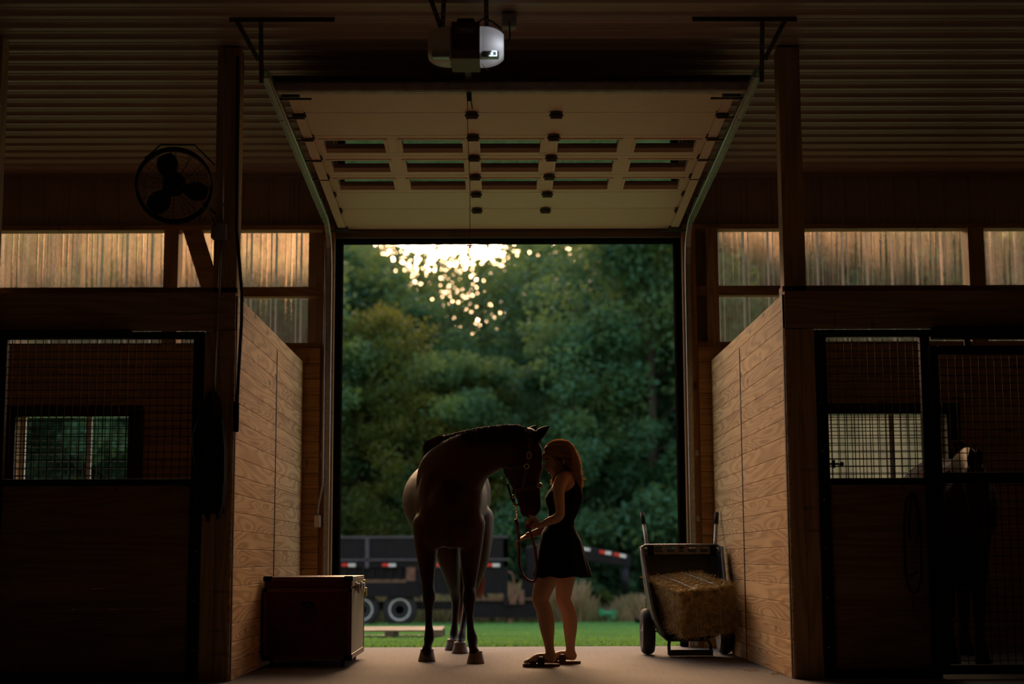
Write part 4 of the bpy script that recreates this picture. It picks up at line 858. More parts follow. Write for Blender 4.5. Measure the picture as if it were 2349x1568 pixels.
# wisps of hay on the concrete
for i, (px, py, n) in enumerate(((1716, 1538, 40), (1782, 1546, 46), (1763, 1532, 12), (1604, 1538, 1), (1648, 1541, 1), (1513, 1542, 1), (700, 1552, 1), (755, 1556, 1), (925, 1563, 1))):
    d = fw+cr*((px-W/2)/F)-cu*((py-H/2)/F); g_ = -CH/d.z; c = Vector((d.x*g_, d.y*g_, 0)); m = MB(); rs = random.Random(i)
    for j in range(n):
        a = rs.random()*6.28; L_ = rs.uniform(.01, .035)*(1 if n > 1 else 1.8); p = c+Vector((rs.gauss(0, .03), rs.gauss(0, .05), .002+rs.random()*.008*(n > 10))); dd = Vector((math.cos(a), math.sin(a), rs.uniform(-.05, .3)))*L_; m.tube([p-dd*.5, p+dd*.5+Vector((0, 0, .002))], .0009, 4)
    lab = ['small wisp of hay on the concrete in front of the cart', 'little pile of hay scraps against the foot of the right partition', 'few straws near the foot of the right partition seam', 'stray straw on the concrete below the cart foot', 'stray straw on the concrete right of the cart foot', 'single straw on the concrete left of the cart', 'straw scrap on the dark floor in front of the chest', 'straw scrap on the floor near the chest corner', 'straw scrap on the floor in front of the horse hooves'][i]
    m.build('hay_wisp', 'straw', label=lab, cat='hay', kind='stuff' if n > 10 else None, loc=c)
# ------------------------------------------------------------------ things hanging on posts and fronts
def cloth(t, outline, Y, name, mat, th=.05, seed=1):
    """outline rows (py, px left, px right): folded cloth hanging"""
    n = 26; rows = len(outline); rr = [];
    for i in range((rows-1)*4+1):
        k = min(i//4, rows-2); f = (i-4*k)/4; a, b = outline[k], outline[k+1]; rr.append([a[j]+(b[j]-a[j])*f for j in range(3)])
    vs = []
    for i, (py, xl, xr) in enumerate(rr):
        for side in (1, -1):
            for j in range(n):
                u_ = j/(n-1); u2 = u_ if side > 0 else 1-u_; p = at(xl+(xr-xl)*u2, py, Y)
                bul = math.sin(math.pi*u2)**.6*th; fold = .014*math.sin(u2*19+seed+i*.05)*math.sin(math.pi*u2)
                vs.append((p.x, Y-(bul+fold if side > 0 else 0), p.z))
    N = 2*n; fs = [(i*N+k, i*N+(k+1) % N, (i+1)*N+(k+1) % N, (i+1)*N+k) for i in range(len(rr)-1) for k in range(N)]+[tuple(range(N))[::-1], tuple((len(rr)-1)*N+k for k in range(N))]
    return MB().add(vs, fs).build(name, mat, t, smooth=True)
t = thing('hanging_jacket', 'black jacket hanging on the left post below the conduit', 'jacket', at(485, 1195, 10.3))
cloth(t, [(901, 480, 498), (915, 470, 505), (960, 460, 512), (1010, 452, 516), (1080, 450, 517), (1150, 456, 517), (1178, 462, 514)], 10.34, 'jacket_body', 'black_cloth', .10)
cloth(t, [(930, 464, 490), (980, 446, 478), (1010, 438, 476), (1050, 444, 474), (1100, 456, 480), (1160, 466, 486), (1196, 474, 482)], 10.30, 'sleeve', 'black_cloth', .07, 4)
cloth(t, [(960, 500, 514), (1030, 505, 521), (1100, 506, 520), (1160, 500, 516), (1190, 495, 504)], 10.28, 'sleeve', 'black_cloth', .05, 6)
MB().tube([at(485, 903, 10.28), at(485, 895, 10.27), at(488, 890, 10.33)], .005, 8).build('hook', 'dark_steel', t)
t = thing('lead_rope', 'black lead rope looped on the right stall front planks', 'rope', at(2095, 1130, 10.33))
for k, pts in enumerate((((2090, 1130), (2078, 1150), (2074, 1200), (2075, 1260), (2078, 1320), (2086, 1350), (2097, 1362), (2108, 1350), (2114, 1320), (2113, 1250), (2109, 1180), (2102, 1142), (2090, 1130)), ((2092, 1135), (2086, 1180), (2085, 1230), (2100, 1248), (2106, 1220), (2103, 1170), (2098, 1135)), ((2072, 1318), (2090, 1320), (2105, 1312)))):
    MB().tube([at(a, b, 10.335-.008*k) for a, b in pts], .0085, 8).build('rope_loop', 'rope_black', t, smooth=True)
m = MB()
for i in range(16):
    u_ = i/15; px = 2096+(2125-2096)*max(0, (u_-.4)/.6)**1.5; py = 1365+(1438-1365)*u_; c = at(px, py, 10.33); m.tube([c+Vector((.006*math.cos(a)*(i % 2), .006*math.cos(a)*(1-i % 2), .011*math.sin(a))) for a in [q*math.pi/4 for q in range(8)]], .0018, 5, True)
m.build('chain', 'dark_steel', t); MB().lathe([(.006, 0), (.006, .03)], at(2092, 1132, 10.36), (0, -1, 0), 8).build('hook', 'dark_steel', t)
# ------------------------------------------------------------------ horse
def S(px, py, Y, a, b): return (at(px, py, Y), a, b)
def legs(m, L): m.sweep([S(*q) for q in L], ref=(1, 0, 0), seg=18, sub=4)
hm = MB()
# trunk: front to back
hm.sweep([S(1034, 1165, 12.24, .19, .25), S(1031, 1158, 12.34, .245, .31), S(1028, 1155, 12.50, .275, .345), S(1023, 1152, 12.8, .325, .36), S(1020, 1148, 13.15, .355, .345),
          S(1026, 1140, 13.45, .345, .32), S(1040, 1133, 13.72, .33, .30), S(1052, 1138, 13.92, .25, .24)], seg=32)
hm.ball(at(1075, 1135, 13.62), (.20, .26, .30)); hm.ball(at(1020, 1150, 13.72), (.18, .22, .28))
hm.ball(at(1012, 1062, 12.55), (.115, .30, .20)); hm.ball(at(1006, 1040, 12.5), (.07, .22, .13))       # withers
hm.ball(at(1000, 1140, 12.35), (.145, .18, .30)); hm.ball(at(1068, 1150, 12.3), (.14, .17, .27))      # shoulders
hm.ball(at(1002, 1190, 12.26), (.14, .12, .24)); hm.ball(at(1066, 1190, 12.24), (.135, .12, .24)); hm.ball(at(1035, 1195, 12.20), (.13, .10, .22)); hm.ball(at(1036, 1150, 12.22), (.16, .10, .22))      # breast
# neck, arched over to the right
hm.sweep([S(1012, 1140, 12.56, .15, .22), S(1034, 1096, 12.34, .155, .275), S(1072, 1056, 12.14, .13, .225), S(1112, 1036, 12.02, .110, .185), S(1155, 1024, 11.93, .097, .165), S(1192, 1023, 11.87, .088, .150), S(1214, 1032, 11.84, .080, .125)], ref=(0, 1, 0), seg=24)
hm.ball(at(1212, 1006, 11.85), (.085, .085, .09))
# head: forehead, cheek, muzzle
hm.sweep([S(1216, 1010, 11.84, .075, .080), S(1210, 1032, 11.83, .112, .098), S(1205, 1052, 11.82, .128, .104), S(1202, 1072, 11.82, .150, .098), S(1203, 1090, 11.82, .135, .088), S(1206, 1108, 11.82, .112, .074),
          S(1210, 1126, 11.82, .100, .062), S(1213, 1144, 11.82, .092, .058), S(1216, 1160, 11.82, .085, .060), S(1215, 1173, 11.82, .074, .056)], seg=24)
hm.ball(at(1214, 1178, 11.82), (.055, .048, .038)); hm.ball(at(1202, 1175, 11.82), (.034, .038, .034)); hm.ball(at(1233, 1162, 11.82), (.034, .046, .040)); hm.ball(at(1176, 1074, 11.82), (.080, .075, .085))
hm.ball(at(1227, 1050, 11.76), (.035, .03, .03)); hm.ball(at(1230, 1163, 11.79), (.03, .04, .03)); hm.ball(at(1238, 1070, 11.82), (.028, .06, .06))
hm.ball(at(1237, 1042, 11.82), (.03, .06, .08))
# front legs
legs(hm, [(982, 1200, 12.34, .125, .16), (979, 1250, 12.38, .095, .12), (980, 1295, 12.36, .072, .085), (982, 1338, 12.34, .051, .056), (984, 1362, 12.30, .054, .060), (984, 1378, 12.30, .050, .056), (984, 1400, 12.31, .034, .040), (984, 1432, 12.31, .031, .037), (985, 1455, 12.31, .043, .046), (984, 1465, 12.30, .043, .047), (981, 1480, 12.27, .034, .038), (979, 1492, 12.25, .048, .055)])
legs(hm, [(1078, 1200, 12.30, .125, .16), (1080, 1250, 12.32, .095, .12), (1078, 1300, 12.30, .074, .085), (1077, 1343, 12.26, .052, .056), (1076, 1368, 12.20, .055, .060), (1076, 1384, 12.20, .050, .056), (1077, 1408, 12.19, .034, .040), (1079, 1438, 12.16, .031, .037), (1083, 1460, 12.13, .043, .046), (1084, 1470, 12.11, .043, .047), (1085, 1485, 12.06, .035, .038), (1089, 1498, 12.04, .048, .055)])
# hind legs
legs(hm, [(1012, 1190, 13.66, .17, .24), (1020, 1235, 13.62, .14, .20), (1030, 1280, 13.62, .105, .145), (1038, 1325, 13.72, .068, .090), (1043, 1355, 13.86, .050, .062), (1046, 1375, 13.92, .044, .062), (1045, 1400, 13.90, .035, .042), (1043, 1430, 13.88, .032, .037), (1041, 1455, 13.86, .042, .045), (1040, 1466, 13.83, .034, .038), (1039, 1474, 13.80, .048, .052)])
legs(hm, [(1092, 1190, 13.50, .16, .24), (1096, 1235, 13.48, .13, .20), (1094, 1285, 13.48, .100, .140), (1086, 1330, 13.56, .064, .088), (1078, 1358, 13.66, .050, .062), (1073, 1378, 13.70, .044, .062), (1068, 1405, 13.62, .035, .042), (1062, 1436, 13.52, .032, .037), (1058, 1460, 13.42, .042, .045), (1056, 1470, 13.37, .034, .038), (1055, 1480, 13.34, .048, .052)])
horse = thing('horse', 'dark bay horse standing in the doorway with its head lowered to the woman', 'horse', (-.42, 12.7, 0))
hm.build('body', 'coat', horse, smooth=True, me=hm.fused(.013, 16, .65), fixn=False)
def earm(base, tip, wv, dv, w0):
    """hollow pointed ear"""
    b, tp = Vector(base), Vector(tip); d = tp-b; n = 8; m = MB(); vs = []; K = 12
    for i in range(n+1):
        u_ = i/n; w = w0*(.72+1.1*u_-1.5*u_*u_+.0)*(1-u_**5)+.001; c = b+d*u_+wv*.010*math.sin(u_*3.1)
        for k in range(K+1):
            a = -2.3+4.6*k/K; vs.append(c+wv*math.sin(a)*w+dv*(math.cos(a)*w*.7))
    m.add(vs, [(i*(K+1)+k, i*(K+1)+k+1, (i+1)*(K+1)+k+1, (i+1)*(K+1)+k) for i in range(n) for k in range(K)]); return m
for base, tip, w0 in ((at(1226, 1010, 11.78), at(1262, 976, 11.75), .042), (at(1218, 997, 11.92), at(1232, 975, 11.95), .036)):
    d = (tip-base).normalized(); wv = Vector((-d.z, .15, d.x)).normalized(); dv = Vector((0, 1, 0)) 
    o = earm(base, tip, wv, dv, w0).build('ear', 'coat', horse, smooth=True); o.modifiers.new('s', 'SOLIDIFY').thickness = .006; o.modifiers.new('u', 'SUBSURF').levels = 1
for px, py, Y, sx in ((979, 1519, 12.29, 1), (1091, 1523, 12.02, 1.0), (1055, 1499, 13.30, 1), (1038, 1490, 13.78, 1)):
    c = at(px, py, Y); z0 = 0; m = MB(); n = 20; vs = []
    for (z, r, oy) in ((0, .067, -.02), (.012, .066, -.018), (.05, .057, .0), (.076, .050, .012), (.084, .0525, .016), (.094, .045, .018)):
        for k in range(n): a = k*2*math.pi/n; vs.append((c.x+r*math.cos(a), Y+.02+oy+r*1.08*math.sin(a)*(1 if math.sin(a) < 0 else .85), z))
    fs = [(i*n+k, i*n+(k+1) % n, (i+1)*n+(k+1) % n, (i+1)*n+k) for i in range(5) for k in range(n)]+[tuple(range(n))[::-1], tuple(5*n+k for k in range(n))]
    m.add(vs, fs).build('hoof', 'hoof', horse, smooth=True)
def hairs(n, root, tip, rad, seed, seg=5, wob=.02):
    """fine strands: root(u), tip(u, rnd) give end points with a sag"""
    rs = np.random.RandomState(seed); m = MB()
    for i in range(n):
        u_ = rs.rand(); r = root(u_, rs); pts = tip(u_, r, rs)
        m.tube(pts, [rad, rad, rad*.8, rad*.25][:len(pts)] if len(pts) == 4 else rad, 3)
    return m
crest = [at(988, 1012, 12.50), at(1008, 1004, 12.38), at(1035, 996, 12.24), at(1072, 987, 12.10), at(1110, 980, 11.99), at(1150, 975, 11.92), at(1185, 974.5, 11.87), at(1208, 981, 11.85), at(1222, 990, 11.84)]
def along(P, u_):
    f = u_*(len(P)-1); k = min(int(f), len(P)-2); return P[k]+(P[k+1]-P[k])*(f-k)
def mt(u_, r, rs):
    L = .13*rs.uniform(.5, 1.2)*(1 if u_ < .9 else .6); y = -1 if rs.rand() < .75 else 1; s_ = -.03 if u_ > .2 else -.06
    return [r, r+Vector((s_*.3, y*.045, .006)), r+Vector((s_*.7, y*.085, -L*.45)), r+Vector((s_+rs.normal()*.012, y*.098, -L))]
m = hairs(2600, lambda u_, rs: along(crest, u_)+Vector((rs.normal()*.006, rs.normal()*.012, -.010+rs.normal()*.004)), mt, .0016, 2)
m2 = hairs(420, lambda u_, rs: along(crest[:3], u_*.75)+Vector((0, rs.normal()*.02, -.02)), lambda u_, r, rs: [r, r+Vector((-.012, -.02, .02+.012*rs.rand())), r+Vector((-.028-.02*rs.rand(), -.045, .014)), r+Vector((-.045-.03*rs.rand(), -.07, -.03-.04*rs.rand()))], .0016, 3)
m.add(m2.v, m2.f); m.build('mane', 'mane_fine', horse, fixn=False)
hairs(160, lambda u_, rs: at(1218+u_*10, 990, 11.80+.1*rs.rand()), lambda u_, r, rs: [r, r+Vector((.02, -.02, .008)), r+Vector((.035, -.03, -.03)), r+Vector((.04+rs.normal()*.01, -.03, -.08-.03*rs.rand()))], .0014, 4).build('forelock', 'mane_fine', horse, fixn=False)
tb0 = at(1062, 1120, 14.08)
def tt(u_, r, rs):
    q = rs.rand(); xx = 1048+q*60+rs.normal()*3; yl = (1440 if q < .35 else 1375)-rs.rand()*70; e = at(xx, yl, 14.06+rs.normal()*.03); k = Vector((r.x*.35+e.x*.65, 14.14+rs.normal()*.02, r.z*.65+e.z*.35)); return [r, r+Vector((0, .05, -.06)), k, e]
hairs(1100, lambda u_, rs: tb0+Vector((rs.normal()*.02, 0, rs.normal()*.03)), tt, .0022, 5).build('tail', 'tail_hair', horse, fixn=False)
for sx, y in ((1224, 11.735), (1224, 11.905)): MB().ball(at(sx, 1046, y), .017, 12).build('eye', 'black_trim', horse, smooth=True)
# halter on the horse
hal = thing('halter', 'brown leather halter with brass buckles worn on the horse head', 'halter', at(1205, 1110, 11.74))
def strap(pts, w, mat='leather', nm='strap', par=hal, th=.005):
    m = MB(); P = [Vector(p) for p in pts]
    for a, b in zip(P[:-1], P[1:]): m.bar(a, b+(b-a)*.05, w, th)
    return m.build(nm, mat, par, bevel=.001)
YH = 11.70
strap([at(1222, 988, 11.86), at(1219, 1000, 11.755), at(1215, 1020, 11.72), at(1212, 1045, 11.708), at(1209, 1070, 11.715), at(1203, 1095, 11.728), at(1199, 1118, 11.742)], .026, nm='cheek_strap')
strap([at(1209, 1066, 11.712), at(1190, 1072, 11.718), at(1172, 1074, 11.735), at(1160, 1072, 11.76), at(1152, 1068, 11.82)], .022, nm='throat_strap')
def hoop(px0, px1, py0, py1, Y, d, w, nm):
    a, b = at(px0, py0, Y), at(px1, py1, Y); c = (a+b)/2; hv = (b-a)/2; L = []
    for k in range(25): q = k*2*math.pi/24; L.append(c+hv*math.cos(q)+Vector((0, d*math.sin(q), 0)))
    m = MB()
    for p, q in zip(L[:-1], L[1:]):
        n = ((p+q)/2-c).normalized(); m.bar(p, q+(q-p)*.06, w, .005, n)
    return m.build(nm, 'leather', hal)
hoop(1176, 1245, 1128, 1112, 11.82, .082, .026, 'noseband')
strap([at(1163, 1108, 11.80), at(1168, 1122, 11.79), at(1174, 1142, 11.78), at(1180, 1156, 11.78)], .016, nm='jaw_strap'); strap([at(1176, 1122, 11.80), at(1179, 1140, 11.79), at(1181, 1156, 11.78)], .013, nm='jaw_strap'); strap([at(1180, 1157, 11.78), at(1193, 1157, 11.78)], .014, nm='chin_strap')
def ringm(c, rx, rz, r, nm, mat='brass'):
    MB().tube([c+Vector((rx*math.cos(a), 0, rz*math.sin(a))) for a in [q*math.pi/8 for q in range(16)]], r, 8, True).build(nm, mat, hal, smooth=True)
ringm(at(1213.5, 1044, 11.690), .017, .025, .0035, 'buckle'); ringm(at(1208, 1069, 11.695), .018, .018, .003, 'cheek_ring', 'chrome'); ringm(at(1180, 1156, 11.775), .011, .012, .003, 'chin_ring'); ringm(at(1178, 1138, 11.77), .010, .012, .003, 'buckle', 'chrome')
ringm(at(1238, 1113, 11.755), .018, .018, .0038, 'buckle', 'chrome'); MB().ball(at(1149, 1097, 11.82), .006, 8).build('strap_keeper', 'brass', hal)
# ------------------------------------------------------------------ woman
YG_ = 11.80
w = thing('person', 'woman with long wavy hair in short black dress and sandals, forehead against the horse', 'person', (.42, YG_, 0))
bm_ = MB(); n_, f_ = YG_-.115, YG_+.115        # near and far side
# torso
bm_.sweep([S(1288, 1290, YG_, .105, .165), S(1291, 1252, YG_, .115, .172), S(1289, 1222, YG_, .098, .152), S(1287, 1192, YG_, .086, .122), S(1290, 1165, YG_, .095, .130), S(1294, 1138, YG_, .108, .145), S(1298, 1112, YG_, .098, .150), S(1301, 1094, YG_, .066, .120)], seg=28)
bm_.ball(at(1272, 1143, n_+.05), (.048, .048, .05)); bm_.ball(at(1272, 1143, f_-.05), (.048, .048, .05)); bm_.ball(at(1302, 1250, YG_-.07), (.085, .09, .095)); bm_.ball(at(1302, 1250, YG_+.07), (.085, .09, .095))
# neck and head
bm_.sweep([S(1300, 1102, YG_, .052, .062), S(1294, 1086, YG_, .046, .050), S(1287, 1072, YG_, .050, .050)], seg=18)
bm_.ball(at(1285, 1046, YG_), (.092, .073, .100)); bm_.ball(at(1277, 1052, YG_), (.078, .066, .090))
bm_.sweep([S(1269.5, 1058.0, YG_, .058, .062), S(1273.5, 1074.0, YG_, .058, .058), S(1277.5, 1086.0, YG_, .044, .044), S(1276.5, 1091.0, YG_, .030, .028)], seg=18)
bm_.ball(at(1259.5, 1046.0, YG_), (.050, .052, .050))
bm_.sweep([S(1252.0, 1062.0, YG_, .010, .010), S(1252.5, 1070.0, YG_, .014, .011), S(1255.0, 1076.5, YG_, .015, .014)], seg=10)     # nose
bm_.ball(at(1253.8, 1077.0, YG_), (.012, .012, .010)); bm_.ball(at(1261.0, 1082.5, YG_), (.013, .021, .0075)); bm_.ball(at(1263.5, 1086.5, YG_), (.012, .019, .008)); bm_.ball(at(1269.5, 1093.0, YG_), (.017, .018, .014))
bm_.ball(at(1255.5, 1058.0, YG_-.035), (.018, .018, .011)); bm_.ball(at(1255.5, 1058.0, YG_+.035), (.018, .018, .011)); bm_.ball(at(1269.5, 1074.0, YG_-.042), (.030, .022, .028)); bm_.ball(at(1269.5, 1074.0, YG_+.042), (.030, .022, .028))
bm_.ball(at(1293, 1058, YG_-.072), (.016, .010, .026))
# near arm: shoulder, elbow, wrist
yn = YG_-.175
bm_.sweep([S(1300, 1094, YG_-.08, .05, .05), S(1288, 1102, yn+.02, .056, .052), S(1282, 1122, yn, .050, .046), S(1283, 1145, yn-.005, .044, .040), S(1285, 1166, yn-.01, .040, .036), S(1284, 1180, yn-.01, .038, .036), S(1276, 1189, yn-.01, .036, .034), S(1262, 1194, yn, .033, .031), S(1247, 1201, yn+.01, .027, .024), S(1238, 1205, yn+.015, .022, .019)], ref=(0, 1, 0), seg=18)
# far arm
yf_ = YG_+.165
bm_.sweep([S(1298, 1096, YG_+.08, .05, .05), S(1292, 1106, yf_, .052, .05), S(1288, 1140, yf_, .043, .043), S(1284, 1175, yf_, .038, .038), S(1274, 1200, yf_-.01, .037, .037), S(1252, 1212, yf_-.03, .032, .033), S(1228, 1222, yf_-.06, .027, .028), S(1210, 1228, yf_-.08, .022, .025)], ref=(0, 1, 0), seg=18)
def hand(m, wrist, d, up, side, size, curl, thumb_up, fl=(.072, .080, .075, .060)):
    """palm, four bent fingers of unequal length and a thumb from the side of the palm; d: pointing, up: back of hand, side: towards thumb"""
    d, up = Vector(d).normalized(), Vector(up).normalized(); side = Vector(side).normalized()
    m.sweep([(wrist, .020, .017), (wrist+d*.03*size, .028, .016), (wrist+d*.062*size, .036, .014), (wrist+d*.085*size, .036, .012)], ref=side, seg=14, sub=3)
    for k in range(4):
        off = side*(.027-.018*k); b = wrist+d*.082*size+off; c = curl[k]; L = fl[k]*size; a1 = c*.9; a2 = c*2.0; a3 = c*2.9
        p = [b]; 
        for a, f in ((a1, .45), (a2, .32), (a3, .23)): p.append(p[-1]+(d*math.cos(a)-up*math.sin(a))*L*f*1.05)
        m.sweep([(p[0]-d*.012, .0085, .0088), (p[0], .0088, .009), (p[1], .0080, .0082), (p[2], .0074, .0076), (p[3], .0062, .0064)], ref=side, seg=10, sub=2)
    tb_ = wrist+d*.025*size+side*.026; q = [tb_]; q.append(q[-1]+(d*.62+side*.55+up*thumb_up).normalized()*.036*size); q.append(q[-1]+(d*.95+side*.2+up*thumb_up*.8).normalized()*.030*size); q.append(q[-1]+(d*1+up*thumb_up*.3).normalized()*.024*size)
    m.sweep([(q[0], .014, .013), (q[1], .0105, .0105), (q[2], .0098, .0095), (q[3], .0075, .007)], ref=side, seg=10, sub=2); return q[-1]
nw = at(1238, 1205, yn+.015); tipn = hand(bm_, nw, (-.93, .05, .22), (-.1, -.75, .35), (.25, .05, 1), .92, (.62, .75, .85, .95), .1)
fw_ = at(1210, 1228, yf_-.08); tipf = hand(bm_, fw_, (-.86, -.25, -.42), (-.5, -.1, .85), (.1, -1, .1), .92, (.55, .62, .7, .78), -.15)
# legs
bm_.sweep([S(1287, 1265, n_+.03, .092, .085), S(1268, 1300, n_+.025, .088, .083), S(1252, 1332, n_+.015, .080, .076), S(1242, 1362, n_, .068, .064), S(1240, 1378, n_, .061, .058), S(1248, 1398, n_-.005, .058, .055), S(1253, 1422, n_-.01, .060, .056), S(1256, 1446, n_-.02, .052, .048), S(1259, 1474, n_-.04, .037, .036), S(1262, 1494, n_-.05, .034, .033), S(1265, 1506, n_-.06, .042, .034)], seg=20)
bm_.sweep([S(1298, 1265, f_-.02, .098, .088), S(1297, 1300, f_-.02, .088, .084), S(1295, 1330, f_-.01, .076, .074), S(1293, 1358, f_, .064, .062), S(1292, 1375, f_, .058, .056), S(1302, 1398, f_, .056, .054), S(1307, 1420, f_, .057, .054), S(1308, 1446, f_, .050, .047), S(1308, 1474, f_+.0, .037, .036), S(1309, 1492, f_, .034, .033), S(1311, 1504, f_, .042, .034)], seg=20)
def foot(hx, Y, toe, s_=1):
    """foot on its sandal: heel hx, toes towards -X"""
    b = Vector((hx, Y, .022)); L = hx-toe; g = [(0, .034, .030, .030), (-.20, .042, .034, .034), (-.45, .040, .036, .034), (-.68, .024, .044, .022), (-.84, .016, .043, .014)]
    bm_.sweep([(b+Vector((q[0]*L+.0-.03, 0, q[1]-.0)), q[2] if False else q[3], q[2]) for q in g], ref=(0, 0, 1), seg=16)
    for k, (o, ln, r) in enumerate(((.030*s_, 0, .012), (.010*s_, -.004, .0095), (-.008*s_, .004, .009), (-.024*s_, .012, .0085), (-.038*s_, .022, .0075))):
        p = b+Vector((-.80*L-.03, o, .012)); q = b+Vector((-L+ln+.004, o*1.05, .007)); bm_.sweep([(p, r, r), ((p+q)/2+Vector((0, 0, .004)), r, r), (q, r*.8, r*.9)], ref=(0, 0, 1), seg=10, sub=2)
hxn, hxf = at(1277, 1526, n_-.06).x, at(1325, 1520, f_).x
foot(hxn, n_-.06, hxn-.235, 1); foot(hxf, f_, hxf-.235, -1)
bm_.build('body', 'skin', w, smooth=True, me=bm_.fused(.0052, 4, .5), fixn=False)
# face details
for s_ in (-1, 1):
    MB().tube([at(1251.0, 1059.5, YG_+s_*.022)+Vector((-.0, 0, 0)), at(1252.5, 1061.5, YG_+s_*.036), at(1255.5, 1061.5, YG_+s_*.050), at(1259.5, 1060.0, YG_+s_*.058)], .0022, 6).build('eyelashes', 'mane', w)
    MB().tube([at(1250.0, 1053.5, YG_+s_*.020), at(1252.0, 1053.0, YG_+s_*.036), at(1257.5, 1052.5, YG_+s_*.056)], .0028, 6).build('eyebrow', 'girl_hair', w)
MB().tube([at(1260.0, 1085.0, YG_-.018), at(1259.0, 1084.8, YG_), at(1260.0, 1085.0, YG_+.018)], .0045, 8).build('lips', 'rope_red' if False else 'skin', w)
# dress
d_ = MB(); rows = [(1096, 1291, 1317, .085), (1104, 1281, 1326, .10), (1116, 1268, 1331, .128), (1130, 1257, 1335, .150), (1142, 1251, 1336, .158), (1154, 1253, 1333, .152), (1168, 1258, 1327, .138), (1182, 1259, 1321, .130), (1194, 1257, 1316, .130), (1206, 1253, 1316, .145),
                   (1222, 1243, 1323, .180), (1240, 1239, 1332, .215), (1260, 1235, 1337, .235), (1285, 1232, 1343, .252), (1308, 1229, 1350, .262), (1323, 1227, 1353, .268)]
def dressmesh(e=0.0):
    vs = []; n = 144; R2 = []
    for i in range(len(rows)-1):
        for k in range(6): f = k/6; R2.append([rows[i][j]+(rows[i+1][j]-rows[i][j])*f for j in range(4)])
    R2.append(rows[-1])
    for i, (py, xl, xr, hy) in enumerate(R2):
        a, b = at(xl, py, YG_), at(xr, py, YG_); c = (a+b)/2; hx = (b-a).length/2; sk = max(0, (py-1215)/108)
        for k in range(n):
            q = k*2*math.pi/n; fo = 1+sk*.055*math.sin(q*9+.6)+sk*.03*math.sin(q*5+1); ex = .80
            vs.append((c.x+hx*fo*math.copysign(abs(math.cos(q))**ex, math.cos(q)), YG_+hy*fo*math.copysign(abs(math.sin(q))**ex, math.sin(q)), a.z+(b.z-a.z)*0+sk*.006*math.sin(q*9+.6)))
    m = MB(); m.add(vs, [(i*n+k, i*n+(k+1) % n, (i+1)*n+(k+1) % n, (i+1)*n+k) for i in range(len(R2)-1) for k in range(n)]); return m
dd = dressmesh(); o = dd.build('dress', 'dress_black', w, smooth=True)
# armhole: cut the bodice away round the shoulders
bmx = bmesh.new(); bmx.from_mesh(o.data); off = wloc(o)
kill = []
for f in bmx.faces:
    c = f.calc_center_median()+off
    for s_ in (-1, 1):
        p = at(1292, 1104, YG_+s_*.14); dx = (c.x-p.x)/.068; dz = (c.z-p.z)/(.085 if c.z < p.z else .2)
        if (c.y-YG_)*s_ > .045 and dx*dx+dz*dz < 1: kill.append(f); break
bmesh.ops.delete(bmx, geom=kill, context='FACES'); bmx.to_mesh(o.data); bmx.free()
so = o.modifiers.new('s', 'SOLIDIFY'); so.thickness = .004; so.offset = 1
for s_ in (-1, 1): MB().tube([at(1276, 1112, YG_+s_*.085), at(1284, 1095, YG_+s_*.09), at(1296, 1088, YG_+s_*.088), at(1309, 1093, YG_+s_*.085), at(1322, 1108, YG_+s_*.085)], .011, 8).build('shoulder_strap', 'dress_black', w, smooth=True)
def crom0(P, sub=2):
    o = []
    for i in range(len(P)-1):
        a, b, c, d = P[max(i-1, 0)], P[i], P[i+1], P[min(i+2, len(P)-1)]
        for k in range(sub): t_ = k/sub; o.append(.5*((2*b)+(-a+c)*t_+(2*a-5*b+4*c-d)*t_*t_+(-a+3*b-3*c+d)*t_**3))
    return o+[P[-1]]
# hair: cap and locks, plus loose strands
hr = MB()
hr.sweep([S(1256, 1034, YG_, .028, .060), S(1266, 1027, YG_, .040, .074), S(1280, 1027, YG_, .052, .080), S(1294, 1035, YG_, .058, .084), S(1303, 1050, YG_, .062, .084), S(1309, 1068, YG_, .058, .080), S(1314, 1084, YG_, .050, .078), S(1320, 1098, YG_, .040, .070), S(1326, 1108, YG_, .024, .050)], seg=24)
hr.ball(at(1292, 1050, YG_), (.060, .082, .085)); hr.ball(at(1266, 1031, YG_), (.060, .076, .050))
for k in range(15):
    q = (k-7)/7; y = YG_+q*.078; b = 1
    hr.sweep([S(1298+3*math.cos(k*2), 1040, y*1.0, .014, .014), S(1306+3*math.sin(k), 1062, YG_+q*.090, .016, .015), S(1314+4*math.sin(k*1.7), 1082, YG_+q*.088, .015, .015), S(1321+5*math.sin(k*2.3), 1098, YG_+q*.080, .013, .012), S(1328+6*math.sin(k*1.1), 1110+3*math.cos(k*3), YG_+q*.072, .006, .006)], seg=10)
for s_ in (-1, 1):
    hr.sweep([S(1256, 1040, YG_+s_*.055, .012, .016), S(1270, 1046, YG_+s_*.075, .018, .018), S(1283, 1062, YG_+s_*.078, .020, .016), S(1290, 1080, YG_+s_*.072, .016, .012)], seg=10)
    hr.sweep([S(1284, 1068, YG_+s_*.070, .010, .010), S(1276, 1088, YG_+s_*.085, .009, .008), S(1268, 1102, YG_+s_*.08, .007, .006), S(1265, 1112, YG_+s_*.075, .004, .004)], seg=8)
o = hr.build('hair', 'girl_hair', w, smooth=True, me=hr.fused(.006, 3, .5), fixn=False)
HC = at(1286, 1041, YG_)
